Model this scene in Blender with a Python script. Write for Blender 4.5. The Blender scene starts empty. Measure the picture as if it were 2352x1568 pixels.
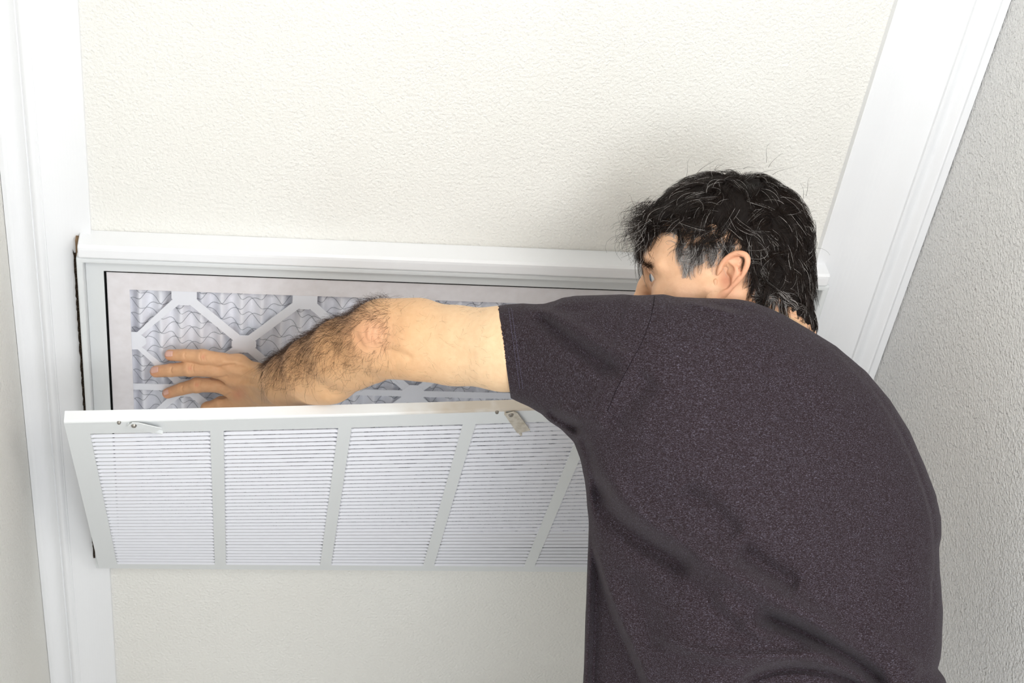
import bpy, bmesh, math, random
import numpy as np
import openvdb as vdb
from mathutils import Vector, Matrix
from mathutils.bvhtree import BVHTree
random.seed(7); rng = np.random.default_rng(7)
S = bpy.context.scene; COL = S.collection
sin, cos, pi, rad = math.sin, math.cos, math.pi, math.radians

# ------------------------------------------------------------------ camera
F = 3579.0; CX, CY = 1176.0, 784.0
R = np.array([[0.98692101, 0.03078569, 0.15823767],
              [-0.10159054, -0.64336951, 0.75878524],
              [0.12516502, -0.76493655, -0.63182735]])      # camera (right, down, forward) -> world
CAM = np.array([-0.38768, -1.85902, 2.59798])
cam = bpy.data.cameras.new('camera'); co = bpy.data.objects.new('camera', cam); COL.objects.link(co)
m = Matrix([list(R[:, 0]), list(-R[:, 1]), list(-R[:, 2])]).transposed().to_4x4()
m.translation = Vector(CAM); co.matrix_world = m
cam.sensor_width = 36; cam.lens = F / 2352 * 36; cam.clip_start = 0.05
cam.dof.use_dof = True; cam.dof.focus_distance = 1.98; cam.dof.aperture_fstop = 16
S.camera = co

# ------------------------------------------------------------------ light
W = bpy.data.worlds.new('world'); S.world = W; W.use_nodes = True
W.node_tree.nodes['Background'].inputs[0].default_value = (0.93, 0.96, 1.0, 1)
W.node_tree.nodes['Background'].inputs[1].default_value = 0.72
def area(name, loc, target, size, power, col=(1, 1, 1)):
    l = bpy.data.lights.new(name, 'AREA'); l.shape = 'DISK'; l.size = size; l.energy = power; l.color = col
    o = bpy.data.objects.new(name, l); COL.objects.link(o); o.location = loc
    o.rotation_euler = (Vector(target) - Vector(loc)).to_track_quat('-Z', 'Y').to_euler()
    return o
area('ceiling_bounce_light', (0.36, -1.45, 2.72), (-0.2, 0, 1.0), 0.75, 25, (1, .985, .96))
area('frontal_fill', (0.05, -2.40, 2.35), (0.0, 0, 1.0), 0.8, 21, (.95, .975, 1))  # unseen fill added from the front to brighten the filter and side walls
area('low_fill', (-0.35, -2.5, 0.55), (0.0, 0, 1.0), 1.2, 4, (.95, .975, 1))  # unseen fill added low down to lift the bars of the open door
S.view_settings.view_transform = 'Standard'; S.view_settings.look = 'None'
S.view_settings.exposure = -0.17; S.view_settings.gamma = 1; S.view_settings.use_curve_mapping = False

# ------------------------------------------------------------------ helpers
def ray(px, py): return R @ np.array([(px - CX) / F, (py - CY) / F, 1.0])
def PY(px, py, y=0.0):
    v = ray(px, py); return CAM + v * ((y - CAM[1]) / v[1])
def D(px, py, dep): return CAM + ray(px, py) * dep
def proj(P):
    q = (np.asarray(P) - CAM) @ R
    return q[..., 0] / q[..., 2] * F + CX, q[..., 1] / q[..., 2] * F + CY, q[..., 2]
def link(name, me, mat=None, parent=None, smooth=False):
    o = bpy.data.objects.new(name, me); COL.objects.link(o)
    if mat is not None and not me.materials: me.materials.append(mat)
    if parent is not None: o.parent = parent
    if smooth: me.shade_smooth()
    return o
def mesh_np(name, V, Q):
    V = np.ascontiguousarray(V, dtype=np.float32); Q = np.ascontiguousarray(Q, dtype=np.int32)
    me = bpy.data.meshes.new(name); n, k = Q.shape
    me.vertices.add(len(V)); me.vertices.foreach_set('co', V.ravel())
    me.loops.add(n * k); me.loops.foreach_set('vertex_index', Q.ravel())
    me.polygons.add(n); me.polygons.foreach_set('loop_start', np.arange(0, n * k, k, dtype=np.int32))
    me.update(calc_edges=True); me.validate(); return me
def mesh_py(name, V, Fc):
    me = bpy.data.meshes.new(name); me.from_pydata([tuple(v) for v in V], [], Fc); me.update(); return me
def bm_box(bm, a, b, fn=None):
    vs = []
    for i in range(8):
        p = (a[0] if not i & 1 else b[0], a[1] if not i & 2 else b[1], a[2] if not i & 4 else b[2])
        vs.append(bm.verts.new(fn(*p) if fn else p))
    for f in ((0, 1, 3, 2), (4, 6, 7, 5), (0, 4, 5, 1), (2, 3, 7, 6), (0, 2, 6, 4), (1, 5, 7, 3)):
        bm.faces.new([vs[i] for i in f])
def bm_obj(name, bm, mat, parent=None, bevel=0, smooth=False, seg=2):
    bmesh.ops.recalc_face_normals(bm, faces=bm.faces)
    me = bpy.data.meshes.new(name); bm.to_mesh(me); bm.free()
    o = link(name, me, mat, parent, smooth)
    if bevel:
        md = o.modifiers.new('bevel', 'BEVEL'); md.width = bevel; md.segments = seg; md.limit_method = 'ANGLE'
        md.harden_normals = False; me.shade_smooth()
        for p in me.polygons: p.use_smooth = False
    return o
def box(name, a, b, mat, parent=None, bevel=0, fn=None):
    bm = bmesh.new(); bm_box(bm, a, b, fn); return bm_obj(name, bm, mat, parent, bevel)
def empty(name, loc, label, cat):
    o = bpy.data.objects.new(name, None); COL.objects.link(o); o.location = loc
    o['label'] = label; o['category'] = cat; o.empty_display_size = .05
    bpy.context.view_layer.update(); return o
def adopt(o, root):
    o.parent = root; o.matrix_parent_inverse = Matrix.Translation(root.location).inverted(); return o
def profile_extrude(name, prof, p0, p1, mat, frame, parent=None, smooth=False):
    """prof: closed list of (a,b); frame: function (a,b,t)->xyz with t 0..1"""
    n = len(prof); V = [frame(a, b, p0) for a, b in prof] + [frame(a, b, p1) for a, b in prof]
    Fc = [(i, (i + 1) % n, n + (i + 1) % n, n + i) for i in range(n)] + [tuple(range(n))[::-1], tuple(range(n, 2 * n))]
    bm = bmesh.new(); vs = [bm.verts.new(v) for v in V]
    for f in Fc: bm.faces.new([vs[i] for i in f])
    return bm_obj(name, bm, mat, parent)

# ------------------------------------------------------------------ materials
def sl(c):   # sRGB 0-255 -> linear
    return tuple(((x / 255) / 12.92 if x / 255 < .04045 else ((x / 255 + .055) / 1.055) ** 2.4) for x in c) + (1,)
def mat(name, col, rough=.5, spec=.5, metal=0, bump=None, vary=None, coord='Object'):
    m = bpy.data.materials.new(name); m.use_nodes = True; nt = m.node_tree; b = nt.nodes['Principled BSDF']
    b.inputs['Base Color'].default_value = sl(col); b.inputs['Roughness'].default_value = rough
    b.inputs['Specular IOR Level'].default_value = spec; b.inputs['Metallic'].default_value = metal
    tc = nt.nodes.new('ShaderNodeTexCoord')
    if vary:
        col2, scale, lo, hi = vary
        n = nt.nodes.new('ShaderNodeTexNoise'); n.inputs['Scale'].default_value = scale; n.inputs['Detail'].default_value = 4
        nt.links.new(tc.outputs[coord], n.inputs['Vector'])
        r = nt.nodes.new('ShaderNodeValToRGB'); r.color_ramp.elements[0].position = lo; r.color_ramp.elements[1].position = hi
        r.color_ramp.elements[0].color = sl(col); r.color_ramp.elements[1].color = sl(col2)
        nt.links.new(n.outputs['Fac'], r.inputs[0]); nt.links.new(r.outputs[0], b.inputs['Base Color'])
    if bump:
        prev = None
        for scale, strength, dist, det in bump:
            n = nt.nodes.new('ShaderNodeTexNoise'); n.inputs['Scale'].default_value = scale; n.inputs['Detail'].default_value = det
            nt.links.new(tc.outputs[coord], n.inputs['Vector'])
            bp = nt.nodes.new('ShaderNodeBump'); bp.inputs['Strength'].default_value = strength; bp.inputs['Distance'].default_value = dist
            nt.links.new(n.outputs['Fac'], bp.inputs['Height'])
            if prev: nt.links.new(prev.outputs[0], bp.inputs['Normal'])
            prev = bp
        nt.links.new(prev.outputs[0], b.inputs['Normal'])
    return m
M_wall = mat('wall_paint', (241, 240, 235), .75, .25, bump=[(210, .8, .0034, 3), (70, .18, .002, 2)], vary=((236, 234, 228), 3, .3, .8))
M_wallr = mat('orange_peel_paint', (247, 246, 244), .6, .35, bump=[(210, 1.0, .0085, 4), (80, .5, .006, 3)])
M_trim = mat('trim_paint', (243, 244, 246), .38, .4, bump=[(30, .08, .002, 2)])
M_header = mat('header_paint', (243, 244, 246), .35, .4, bump=[(60, .1, .001, 2)])
M_metal = mat('enamelled_steel', (228, 231, 232), .35, .45, bump=[(40, .05, .001, 2)])
M_slat = mat('louver_enamel', (226, 227, 233), .38, .45)
M_black = mat('dark_slot', (12, 12, 12), .9, .1)
M_gasket = mat('dusty_foam', (52, 42, 34), 1, .05, vary=((120, 108, 92), 400, .5, .75), bump=[(500, 1, .004, 4)])
M_card = mat('filter_cardboard', (237, 234, 237), .8, .15, vary=((229, 225, 227), 60, .35, .75))
M_lattice = mat('lattice_cardboard', (238, 240, 247), .7, .2)
M_media = mat('filter_media', (244, 245, 252), .95, .1, bump=[(700, .5, .001, 3)])
M_wire = mat('mesh_wire', (128, 132, 140), .5, .4)
M_worn = mat('worn_flange', (205, 198, 186), .5, .3, vary=((176, 166, 150), 90, .45, .7))
M_steel = mat('bare_steel', (150, 146, 140), .4, .5, metal=.7)
M_brown = mat('bare_wood', (136, 112, 88), .9, .1)
M_floor = mat('floor_tile', (226, 224, 220), .5, .3, vary=((214, 211, 206), 8, .4, .7))
M_trouser = mat('denim', (46, 48, 56), .9, .1, bump=[(900, .3, .001, 2)])
M_shoe = mat('shoe_leather', (38, 32, 28), .5, .4)

# ------------------------------------------------------------------ the setting
def structure(o): o['kind'] = 'structure'; return o
XL, XR = -0.7507, 0.606            # side walls
def wall_grid(name, fn, nu, nv, mat):
    V = [fn(i / nu, j / nv) for j in range(nv + 1) for i in range(nu + 1)]
    Fc = [(j * (nu + 1) + i, j * (nu + 1) + i + 1, (j + 1) * (nu + 1) + i + 1, (j + 1) * (nu + 1) + i) for j in range(nv) for i in range(nu)]
    return link(name, mesh_py(name, V, Fc), mat)
# back wall with the opening cut for the filter housing
OX0, OX1, OZ0, OZ1 = -0.632, 0.452, 0.535, 1.170
bm = bmesh.new()
for a, b in (((XL - .1, 0, 0), (OX0, .1, 2.75)), ((OX1, 0, 0), (XR + .1, .1, 2.75)), ((OX0, 0, 0), (OX1, .1, OZ0)), ((OX0, 0, OZ1), (OX1, .1, 2.75))):
    bm_box(bm, a, b)
structure(bm_obj('wall_back', bm, M_wall))
structure(box('wall_left', (XL - .1, -2.6, 0), (XL, -0.0005, 2.75), M_wall))
structure(box('wall_right', (XR, -2.6, 0), (XR + .1, -0.0005, 2.75), M_wallr))
structure(box('floor', (XL - .1, -2.6, -.08), (XR + .1, .1, 0), M_floor))

structure(box('ceiling', (XL - .1, -2.6, 2.75), (XR + .1, .1, 2.80), mat('ceiling_paint', (240, 240, 238), .8, .2)))
# casings: vertical boards of moulded profile, flat back on the wall
def casing(name, prof):
    o = profile_extrude(name, prof, 0.0, 2.74, M_trim, lambda a, b, t: (a, -b, t)); return structure(o)
xi = -0.634
def cv(x0, x1, f, n=14): return [(x0 + (x1 - x0) * i / n, f(i / n)) for i in range(n + 1)]
profL = [(xi, 0), (xi, .010)] + cv(xi - .001, xi - .062, lambda t: .011 - .0035 * sin(pi * t)) + [(xi - .063, .0125)] \
    + cv(xi - .064, xi - .078, lambda t: .0125 + .004 * sin(pi * t)) + cv(xi - .079, xi - .106, lambda t: .014 - .005 * sin(pi * t)) + [(xi - .110, .015), (xi - .116, .014), (xi - .1165, 0)]
casing('trim_1', profL)
xr = 0.449
profR = [(xr, 0), (xr, .012)] + cv(xr + .001, xr + .108, lambda t: .0125 - .009 * sin(pi * t) ** 1.3) + [(xr + .109, .0165), (xr + .1105, .0165)] \
    + cv(xr + .111, xr + .142, lambda t: .016 - .007 * (1 - cos(pi * 2 * t)) / 2 + .003 * t) + [(xr + .1425, .023), (xr + .154, .022), (xr + .1565, .018), (xr + .1565, 0)]
casing('trim_2', profR)
# header moulding over the grille
hz1 = 1.2345; hx0, hx1 = -0.650, 0.466
profH = [(0, hz1), (.036, hz1 - .001), (.0395, hz1 - .004), (.040, hz1 - .008), (.040, hz1 - .0215), (.038, hz1 - .023), (0, hz1 - .023)]
o = profile_extrude('trim_3', profH, hx0, hx1, M_header, lambda a, b, t: (t, -a, b)); structure(o)
md = o.modifiers.new('bevel', 'BEVEL'); md.width = .003; md.segments = 3; md.limit_method = 'ANGLE'; md.angle_limit = rad(50)
o = box('end_gap', (hx0 - .005, -.02, hz1 - .034), (hx0 + .001, 0.0, hz1 - .006), M_brown, o); 

# ------------------------------------------------------------------ return air grille
GX0, GX1, GZ0, GZ1 = -0.6535, 0.4725, 0.550, 1.2085
YF = -0.035
grille = empty('return_air_grille', (-.09, 0, GZ0), 'white steel wall grille, its louvered door hanging open below the man\'s arm', 'air vent')
def rim(bm, x0, x1, z0, z1, w, y0, y1, ws=None):
    ws = ws or (w, w, w, w)      # left right bottom top
    L, Rr, B, T = ws
    # mitred ring
    o_ = [(x0, z0), (x1, z0), (x1, z1), (x0, z1)]; i_ = [(x0 + L, z0 + B), (x1 - Rr, z0 + B), (x1 - Rr, z1 - T), (x0 + L, z1 - T)]
    vo = [[bm.verts.new((x, y, z)) for x, z in o_] for y in (y0, y1)]; vi = [[bm.verts.new((x, y, z)) for x, z in i_] for y in (y0, y1)]
    for k in range(4):
        n = (k + 1) % 4
        bm.faces.new((vo[0][k], vo[0][n], vi[0][n], vi[0][k])); bm.faces.new((vo[1][n], vo[1][k], vi[1][k], vi[1][n]))
        bm.faces.new((vo[0][n], vo[0][k], vo[1][k], vo[1][n])); bm.faces.new((vi[0][k], vi[0][n], vi[1][n], vi[1][k]))
bm = bmesh.new(); rim(bm, GX0, GX1, GZ0, GZ1, .0095, YF, -.001)
adopt(bm_obj('outer_frame', bm, M_metal, None, bevel=.003, seg=3), grille)
bm = bmesh.new(); rim(bm, GX0 + .0097, GX1 - .0097, GZ0 + .0097, GZ1 - .0097, .03, -.0135, -.001, (.0255, .0255, .03, .0285))
adopt(bm_obj('inner_frame', bm, M_metal, None, bevel=.0006), grille)
bm = bmesh.new(); rim(bm, GX0 + .036, GX1 - .036, GZ0 + .040, GZ1 - .0385, .0012, -.0134, .075)
adopt(bm_obj('filter_housing', bm, M_black), grille)
for (px, py, w, h) in ((199, 735, .0050, .027), (192.5, 677, .0014, .022)):
    p = PY(px, py, -.0135)
    adopt(box('slot', (p[0] - w / 2, -.0138, p[2] - h / 2), (p[0] + w / 2, -.0128, p[2] + h / 2), M_black), grille)
bm = bmesh.new()
nz = 130; rows = []
for k in range(nz + 1):
    z = GZ0 + .01 + (GZ1 - GZ0 - .012) * k / nz
    dx = .0052 + .0016 * random.random()
    rows.append([bm.verts.new((GX0 - dx, -.012, z)), bm.verts.new((GX0 - dx * .9, -.019 - .002 * random.random(), z)), bm.verts.new((GX0 + .0005, -.019, z))])
for k in range(nz):
    for c in range(2): bm.faces.new((rows[k][c], rows[k][c + 1], rows[k + 1][c + 1], rows[k + 1][c]))
for k in range(nz): pass
adopt(bm_obj('foam_gasket', bm, M_gasket), grille)

# door panel: a steel sheet hinged on its lower edge, slightly twisted (left end further open)
DX0, DX1, DZ0, DH = GX0 + .0055, GX1 - .0105, GZ0 + .004, .606
def theta(x): return rad(23.2 - 4.9 * (x - DX0) / 1.1 - 1.6 * ((x - DX0) / 1.1) ** 2)
def door(x, s, w=0.0):
    """x across, s metres up the sheet from the hinge, w outward from its front face"""
    t = theta(x)
    return (x, YF - .001 - s * sin(t) - w * cos(t), DZ0 + s * cos(t) - w * sin(t))
BAR0, PITCH, BW = -0.446, 0.1775, .0185
bars = [BAR0 + PITCH * k for k in range(5)]
S0, S1 = .022, DH - .037
NS = 39
bays = []; left = DX0 + .031
for b_ in bars: bays.append((left, b_ - BW / 2)); left = b_ + BW / 2
bays.append((left, DX1 - .028))
bm = bmesh.new()
def dbox(x0, x1, s0, s1, w0, w1):
    n = max(1, int((x1 - x0) / .05)); m_ = max(1, int((s1 - s0) / .1))
    for i in range(n):
        for j in range(m_):
            bm_box(bm, (x0 + (x1 - x0) * i / n, s0 + (s1 - s0) * j / m_, w0), (x0 + (x1 - x0) * (i + 1) / n, s0 + (s1 - s0) * (j + 1) / m_, w1), door)
dbox(DX0, bays[0][0], 0, DH, -.0012, 0); dbox(bays[-1][1], DX1, 0, DH, -.0012, 0)
dbox(bays[0][0], bays[-1][1], 0, S0, -.0012, 0); dbox(bays[0][0], bays[-1][1], S1, DH, -.0012, 0)
for b_ in bars: dbox(b_ - BW / 2, b_ + BW / 2, S0, S1, -.0012, 0)
dbox(DX0, DX0 + .0012, 0, DH, -.016, -.0012); dbox(DX1 - .0012, DX1, 0, DH, -.016, -.0012); dbox(DX0, DX1, 0, .0012, -.016, -.0012)
bmesh.ops.remove_doubles(bm, verts=bm.verts, dist=1e-5)
fs = {}
for f in bm.faces: fs.setdefault(tuple(sorted(v.index for v in f.verts)), []).append(f)
bm.verts.index_update(); fs = {}
for f in bm.faces: fs.setdefault(tuple(sorted(v.index for v in f.verts)), []).append(f)
bmesh.ops.delete(bm, geom=[f for l in fs.values() if len(l) > 1 for f in l], context='FACES_ONLY')
panel = adopt(bm_obj('door_panel', bm, M_metal), grille)
# top flange: rounded edge, beige towards the man is dirt with the arm's shade painted in
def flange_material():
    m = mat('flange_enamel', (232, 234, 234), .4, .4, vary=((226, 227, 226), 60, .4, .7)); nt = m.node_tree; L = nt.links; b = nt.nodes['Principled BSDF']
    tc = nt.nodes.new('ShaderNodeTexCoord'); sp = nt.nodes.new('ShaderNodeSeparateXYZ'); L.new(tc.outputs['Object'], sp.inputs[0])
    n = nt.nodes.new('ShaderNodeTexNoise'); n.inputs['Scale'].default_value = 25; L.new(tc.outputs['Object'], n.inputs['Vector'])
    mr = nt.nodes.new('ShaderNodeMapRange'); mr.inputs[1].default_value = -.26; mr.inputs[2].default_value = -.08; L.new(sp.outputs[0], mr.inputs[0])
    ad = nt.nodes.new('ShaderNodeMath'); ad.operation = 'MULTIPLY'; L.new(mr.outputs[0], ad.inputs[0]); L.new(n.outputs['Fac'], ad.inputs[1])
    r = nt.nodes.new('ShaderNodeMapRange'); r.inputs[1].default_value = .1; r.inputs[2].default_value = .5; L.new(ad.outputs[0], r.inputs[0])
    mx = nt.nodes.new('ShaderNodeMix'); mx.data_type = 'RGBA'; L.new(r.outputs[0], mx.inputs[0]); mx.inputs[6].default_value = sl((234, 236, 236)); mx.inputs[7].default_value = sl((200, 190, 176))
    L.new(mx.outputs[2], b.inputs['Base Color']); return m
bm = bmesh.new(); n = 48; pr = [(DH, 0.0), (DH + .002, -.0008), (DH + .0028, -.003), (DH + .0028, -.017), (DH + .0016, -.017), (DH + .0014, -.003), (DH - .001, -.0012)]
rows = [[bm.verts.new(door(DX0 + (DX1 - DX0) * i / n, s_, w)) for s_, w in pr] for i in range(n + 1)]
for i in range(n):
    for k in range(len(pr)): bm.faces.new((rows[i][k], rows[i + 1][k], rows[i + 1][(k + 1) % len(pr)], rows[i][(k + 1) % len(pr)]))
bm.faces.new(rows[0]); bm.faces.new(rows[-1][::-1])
fo = bm_obj('top_flange', bm, flange_material()); fo.parent = panel; fo['label'] = 'rolled edge with beige dirt and painted arm shade towards the right'
# louvers: stamped slats, upper edge pressed in, lower edge at the face, tapered ends
dp = (S1 - S0) / NS
for (x0, x1) in bays:
    L = x1 - x0; n = 4
    for k in range(NS):
        st = S1 - k * dp           # top of the slat
        LT = dp * .368; AL = rad(37)   # blade width and tilt
        V = []; Fc = []
        def row(s, w, ins):
            r = []
            for i in range(n + 1): V.append(door(x0 + ins + (L - 2 * ins) * i / n, s, w)); r.append(len(V) - 1)
            return r
        a = row(st - dp * .90 + LT * cos(AL), .0008 - LT * sin(AL), .0038); b1 = row(st - dp * .90, .0008, .0007); b2 = row(st - dp * .985, .0000, .0002)
        c2 = row(st - dp * .94, -.0006, .0004); a2 = row(st - dp * .94 + LT * cos(AL), .0002 - LT * sin(AL), .0038)
        R_ = [a, b1, b2, c2, a2]
        for q in range(5):
            u, w_ = R_[q], R_[(q + 1) % 5]
            for i in range(n): Fc.append((u[i], u[i + 1], w_[i + 1], w_[i]))
        Fc.append(tuple(r[0] for r in R_)[::-1]); Fc.append(tuple(r[-1] for r in R_))
        # pressed end wings back to the face sheet
        for end, sg in ((0, -1), (n, 1)):
            xe = x0 if end == 0 else x1
            V.append(door(xe, st - dp * .50, -.0010)); V.append(door(xe, st - dp * .85, -.0002))
            t = (a[end], b1[end], len(V) - 1, len(V) - 2)
            Fc.append(t if sg > 0 else t[::-1])
        link('slat', mesh_py('slat', V, Fc), M_slat, panel)
# latches
def latch(px, py, ang, x, L, mt_, lab):
    bm = bmesh.new()
    c_, s_ = cos(ang), sin(ang)
    # plate pivots on a screw through the top flange and lies against the front
    def pl(u, v, w): return door(x + u * c_ - v * s_, DH - .001 + u * s_ + v * c_, .004 + w)
    pts = [(-.006, -.008), (L, -.0105), (L + .001, .009), (.001, .0095), (-.006, .006)]
    lo = [bm.verts.new(pl(u, v, 0)) for u, v in pts]; hi = [bm.verts.new(pl(u, v, .0012)) for u, v in pts]
    bm.faces.new(lo); bm.faces.new(hi[::-1])
    for i in range(5): bm.faces.new((lo[i], lo[(i + 1) % 5], hi[(i + 1) % 5], hi[i]))
    bm_box(bm, (L - .001, -.0095, -.004), (L + .012, -.0070, .0006), pl)
    bm_box(bm, (-.006, -.0075, -.0045), (L * .8, -.0060, .001), pl)
    o = bm_obj('latch', bm, mt_); o.parent = panel; o['label'] = lab
    bm = bmesh.new()
    for (dx, r) in ((0, .0042), (-.020, .003)):
        m_ = Matrix.Translation(Vector(door(x + dx, DH - .0005, .0062 if dx == 0 else .001))) @ Matrix.Rotation(rad(90) + theta(x), 4, 'X')
        bmesh.ops.create_cone(bm, cap_ends=True, segments=14, radius1=r, radius2=r * .7, depth=.003, matrix=m_)
        bmesh.ops.create_cone(bm, cap_ends=True, segments=10, radius1=r * .35, radius2=r * .35, depth=.0045, matrix=m_)
    o2 = bm_obj('screw', bm, M_steel); o2.parent = panel
latch(330, 955, rad(-32), -.556, .036, M_metal, 'white latch plate turned aside')
latch(1112, 905, rad(-63), -.036, .062, M_worn, 'beige latch plate hanging down')

# ------------------------------------------------------------------ air filter
FX0, FX1, FZ0, FZ1 = GX0 + .0385, GX1 - .0385, GZ0 + .042, GZ1 - .0405
filt = empty('air_filter', (-.09, .02, FZ0), 'white pleated air filter with cardboard lattice, seated in the wall opening behind the open grille', 'filter')
YC = -.0095
for nm, a, b in (('frame_rail', (FX0, YC, FZ1 - .0335), (FX1, YC + .0008, FZ1)), ('frame_rail', (FX0, YC, FZ0), (FX1, YC + .0008, FZ0 + .033)),
                 ('frame_stile', (FX0, YC - .0006, FZ0), (FX0 + .032, YC, FZ1)), ('frame_stile', (FX1 - .032, YC - .0006, FZ0), (FX1, YC, FZ1))):
    adopt(box(nm, a, b, M_card), filt)
bm = bmesh.new(); rim(bm, FX0, FX1, FZ0, FZ1, .0012, YC + .001, .045); adopt(bm_obj('frame_sides', bm, M_card), filt)
# perforated fold of the top rail: dashes
bm = bmesh.new(); x = FX0 + .003
while x < FX1 - .02:
    bm_box(bm, (x, YC - .0003, FZ1 - .0012), (x + .0165, YC + .0001, FZ1 - .0003)); x += .0203
adopt(bm_obj('perforation', bm, mat('perforation_grey', (170, 150, 150), .8)), filt)
# die cut lattice
IX0, IX1, IZ0, IZ1 = FX0 + .031, FX1 - .031, FZ0 + .032, FZ1 - .0325
pT = PY(423, 684, YC)[0]; per = PY(700, 700, YC)[0] - pT
rowz = [IZ1 - .008, PY(560, 791, YC)[2], PY(935, 905, YC)[2]]
zc = (IZ0 + IZ1) / 2; rowz[2] = PY(935, 905, YC)[2]
rowz += [2 * rowz[2] - rowz[1], 2 * rowz[2] - rowz[0]]
bm = bmesh.new()
YL = YC + .0012
def strip(p, q, w, dy=0):
    p = np.array(p); q = np.array(q); d_ = q - p; l = np.hypot(*d_); d_ /= l; nn = np.array([-d_[1], d_[0]]) * w / 2
    pts = [p + nn, q + nn, q - nn, p - nn]
    f_ = [bm.verts.new((np.clip(a, IX0, IX1), YL + dy, np.clip(b, IZ0, IZ1))) for a, b in pts]; g_ = [bm.verts.new((np.clip(a, IX0, IX1), YL + dy + .0007, np.clip(b, IZ0, IZ1))) for a, b in pts]
    bm.faces.new(f_); bm.faces.new(g_[::-1])
    for i in range(4): bm.faces.new((f_[i], f_[(i + 1) % 4], g_[(i + 1) % 4], g_[i]))
def node(c_, w=.036, h=.036, dy=-.00025):
    ch = .012
    pts = [(-w / 2, -h / 2 + ch), (-w / 2 + ch, -h / 2), (w / 2 - ch, -h / 2), (w / 2, -h / 2 + ch), (w / 2, h / 2 - ch), (w / 2 - ch, h / 2), (-w / 2 + ch, h / 2), (-w / 2, h / 2 - ch)]
    pts = [(np.clip(c_[0] + a, IX0, IX1), np.clip(c_[1] + b, IZ0, IZ1)) for a, b in pts]
    f_ = [bm.verts.new((a, YL + dy, b)) for a, b in pts]; g_ = [bm.verts.new((a, YL + dy + .0009, b)) for a, b in pts]
    try:
        bm.faces.new(f_); bm.faces.new(g_[::-1])
        for i in range(8): bm.faces.new((f_[i], f_[(i + 1) % 8], g_[(i + 1) % 8], g_[i]))
    except ValueError: pass
for k in range(-1, 7):
    xt = pT + per * k; xm = xt + per / 2
    for s_ in (-1, 1):
        xq = xt + s_ * per / 2
        for (za, zb) in ((rowz[0], rowz[1]), (rowz[2], rowz[1]), (rowz[2], rowz[3]), (rowz[4], rowz[3])):
            if IX0 - .03 < xt < IX1 + .03 and IX0 - .02 < xq < IX1 + .02: strip((xt, za), (xq, zb), .0145, .00005 * (1 + s_))
    for z in (rowz[0], rowz[2], rowz[4]):
        if IX0 < xt < IX1: node((xt, z), .037, .040 if z != rowz[2] else .036)
    for z in (rowz[1], rowz[3]):
        if IX0 - .010 < xm < IX1 + .02: node((max(xm, IX0 + .004), z), .037, .034)
strip((IX0, rowz[2]), (IX1, rowz[2]), .0125, .00018)
adopt(bm_obj('lattice', bm, M_lattice), filt)
# pleated media
PP = .0300; PD = .015; npl = int((IX1 - IX0) / PP) + 2; sub = 10
def pleat(x, z=0):
    t = (x - IX0) / PP + .02 * math.sin(z * 19)
    tr = abs((t % 1) * 2 - 1)
    return YC + .0095 + PD * (.5 - .5 * cos(pi * (tr ** .85)))
xs = np.linspace(IX0 - .015, IX1 + .015, npl * sub); zs = np.linspace(IZ0 - .01, IZ1 + .01, 40)
V = [(x, pleat(x, z) + .0006 * sin(z * 300 + x * 211) * sin(x * 90), z) for z in zs for x in xs]; nx = len(xs)
Fc = [(j * nx + i, j * nx + i + 1, (j + 1) * nx + i + 1, (j + 1) * nx + i) for j in range(len(zs) - 1) for i in range(nx - 1)]
o = link('pleated_media', mesh_py('pleated_media', V, Fc), M_media, smooth=True); adopt(o, filt)

def tubes(P, rad0, rad1=None, sides=3):
    """P [N,K,3] polylines -> verts, quads ; radius tapers rad0->rad1"""
    N, K, _ = P.shape; rad1 = rad0 if rad1 is None else rad1
    T = np.gradient(P, axis=1); T /= np.linalg.norm(T, axis=2, keepdims=True) + 1e-9
    ref = np.array([.31, .87, .39]); A = np.cross(T, ref); A /= np.linalg.norm(A, axis=2, keepdims=True) + 1e-9; B = np.cross(T, A)
    r0 = np.broadcast_to(np.asarray(rad0, float).reshape(-1, 1, 1), (N, 1, 1)); r1 = np.broadcast_to(np.asarray(rad1, float).reshape(-1, 1, 1), (N, 1, 1))
    rr = r0 + (r1 - r0) * np.linspace(0, 1, K).reshape(1, K, 1)
    V = np.stack([P + rr * (cos(2 * pi * s / sides) * A + sin(2 * pi * s / sides) * B) for s in range(sides)], axis=2).reshape(-1, 3)
    b = (np.arange(N)[:, None] * K + np.arange(K - 1)[None, :]) * sides
    Q = []
    for s in range(sides):
        s2 = (s + 1) % sides; Q.append(np.stack([b + s, b + s2, b + sides + s2, b + sides + s], -1).reshape(-1, 4))
    return V, np.concatenate(Q)
# wire mesh bonded to the pleats: stretched diamonds in the unfolded sheet
pl_ = []
CWz, CWx = .030, .0225
K = 9; rowsn = int((IZ1 - IZ0) / CWz) + 2; colsn = int((IX1 - IX0) / CWx) + 2
for i in range(colsn):
    for j in range(rowsn):
        x0 = IX0 + i * CWx; z0 = IZ0 + j * CWz + (CWz / 2 if i % 2 else 0)
        for dz in (CWz / 2, -CWz / 2):
            amp = .0030 if dz > 0 else -.0030
            pts = []
            for t in np.linspace(0, 1, K):
                jx = .0025 * sin(31.7 * i + 12.1 * j); jx2 = .0025 * sin(31.7 * (i + 1) + 12.1 * j)
                x = x0 + CWx * t; z = z0 + dz * (t * t * (3 - 2 * t) if dz > 0 else t) + amp * sin(pi * 2 * t) * .5 + (jx * (1 - t) + jx2 * t) * 1.5
                pts.append((x, pleat(x, z) - .0006, z))
            if IZ0 - .005 < z0 < IZ1 + .005 and x0 < IX1: pl_.append(pts)
V, Q = tubes(np.array(pl_), .00032)
o = link('wire_mesh', mesh_np('wire_mesh', V, Q), M_wire); adopt(o, filt); o['kind'] = 'stuff'

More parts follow.
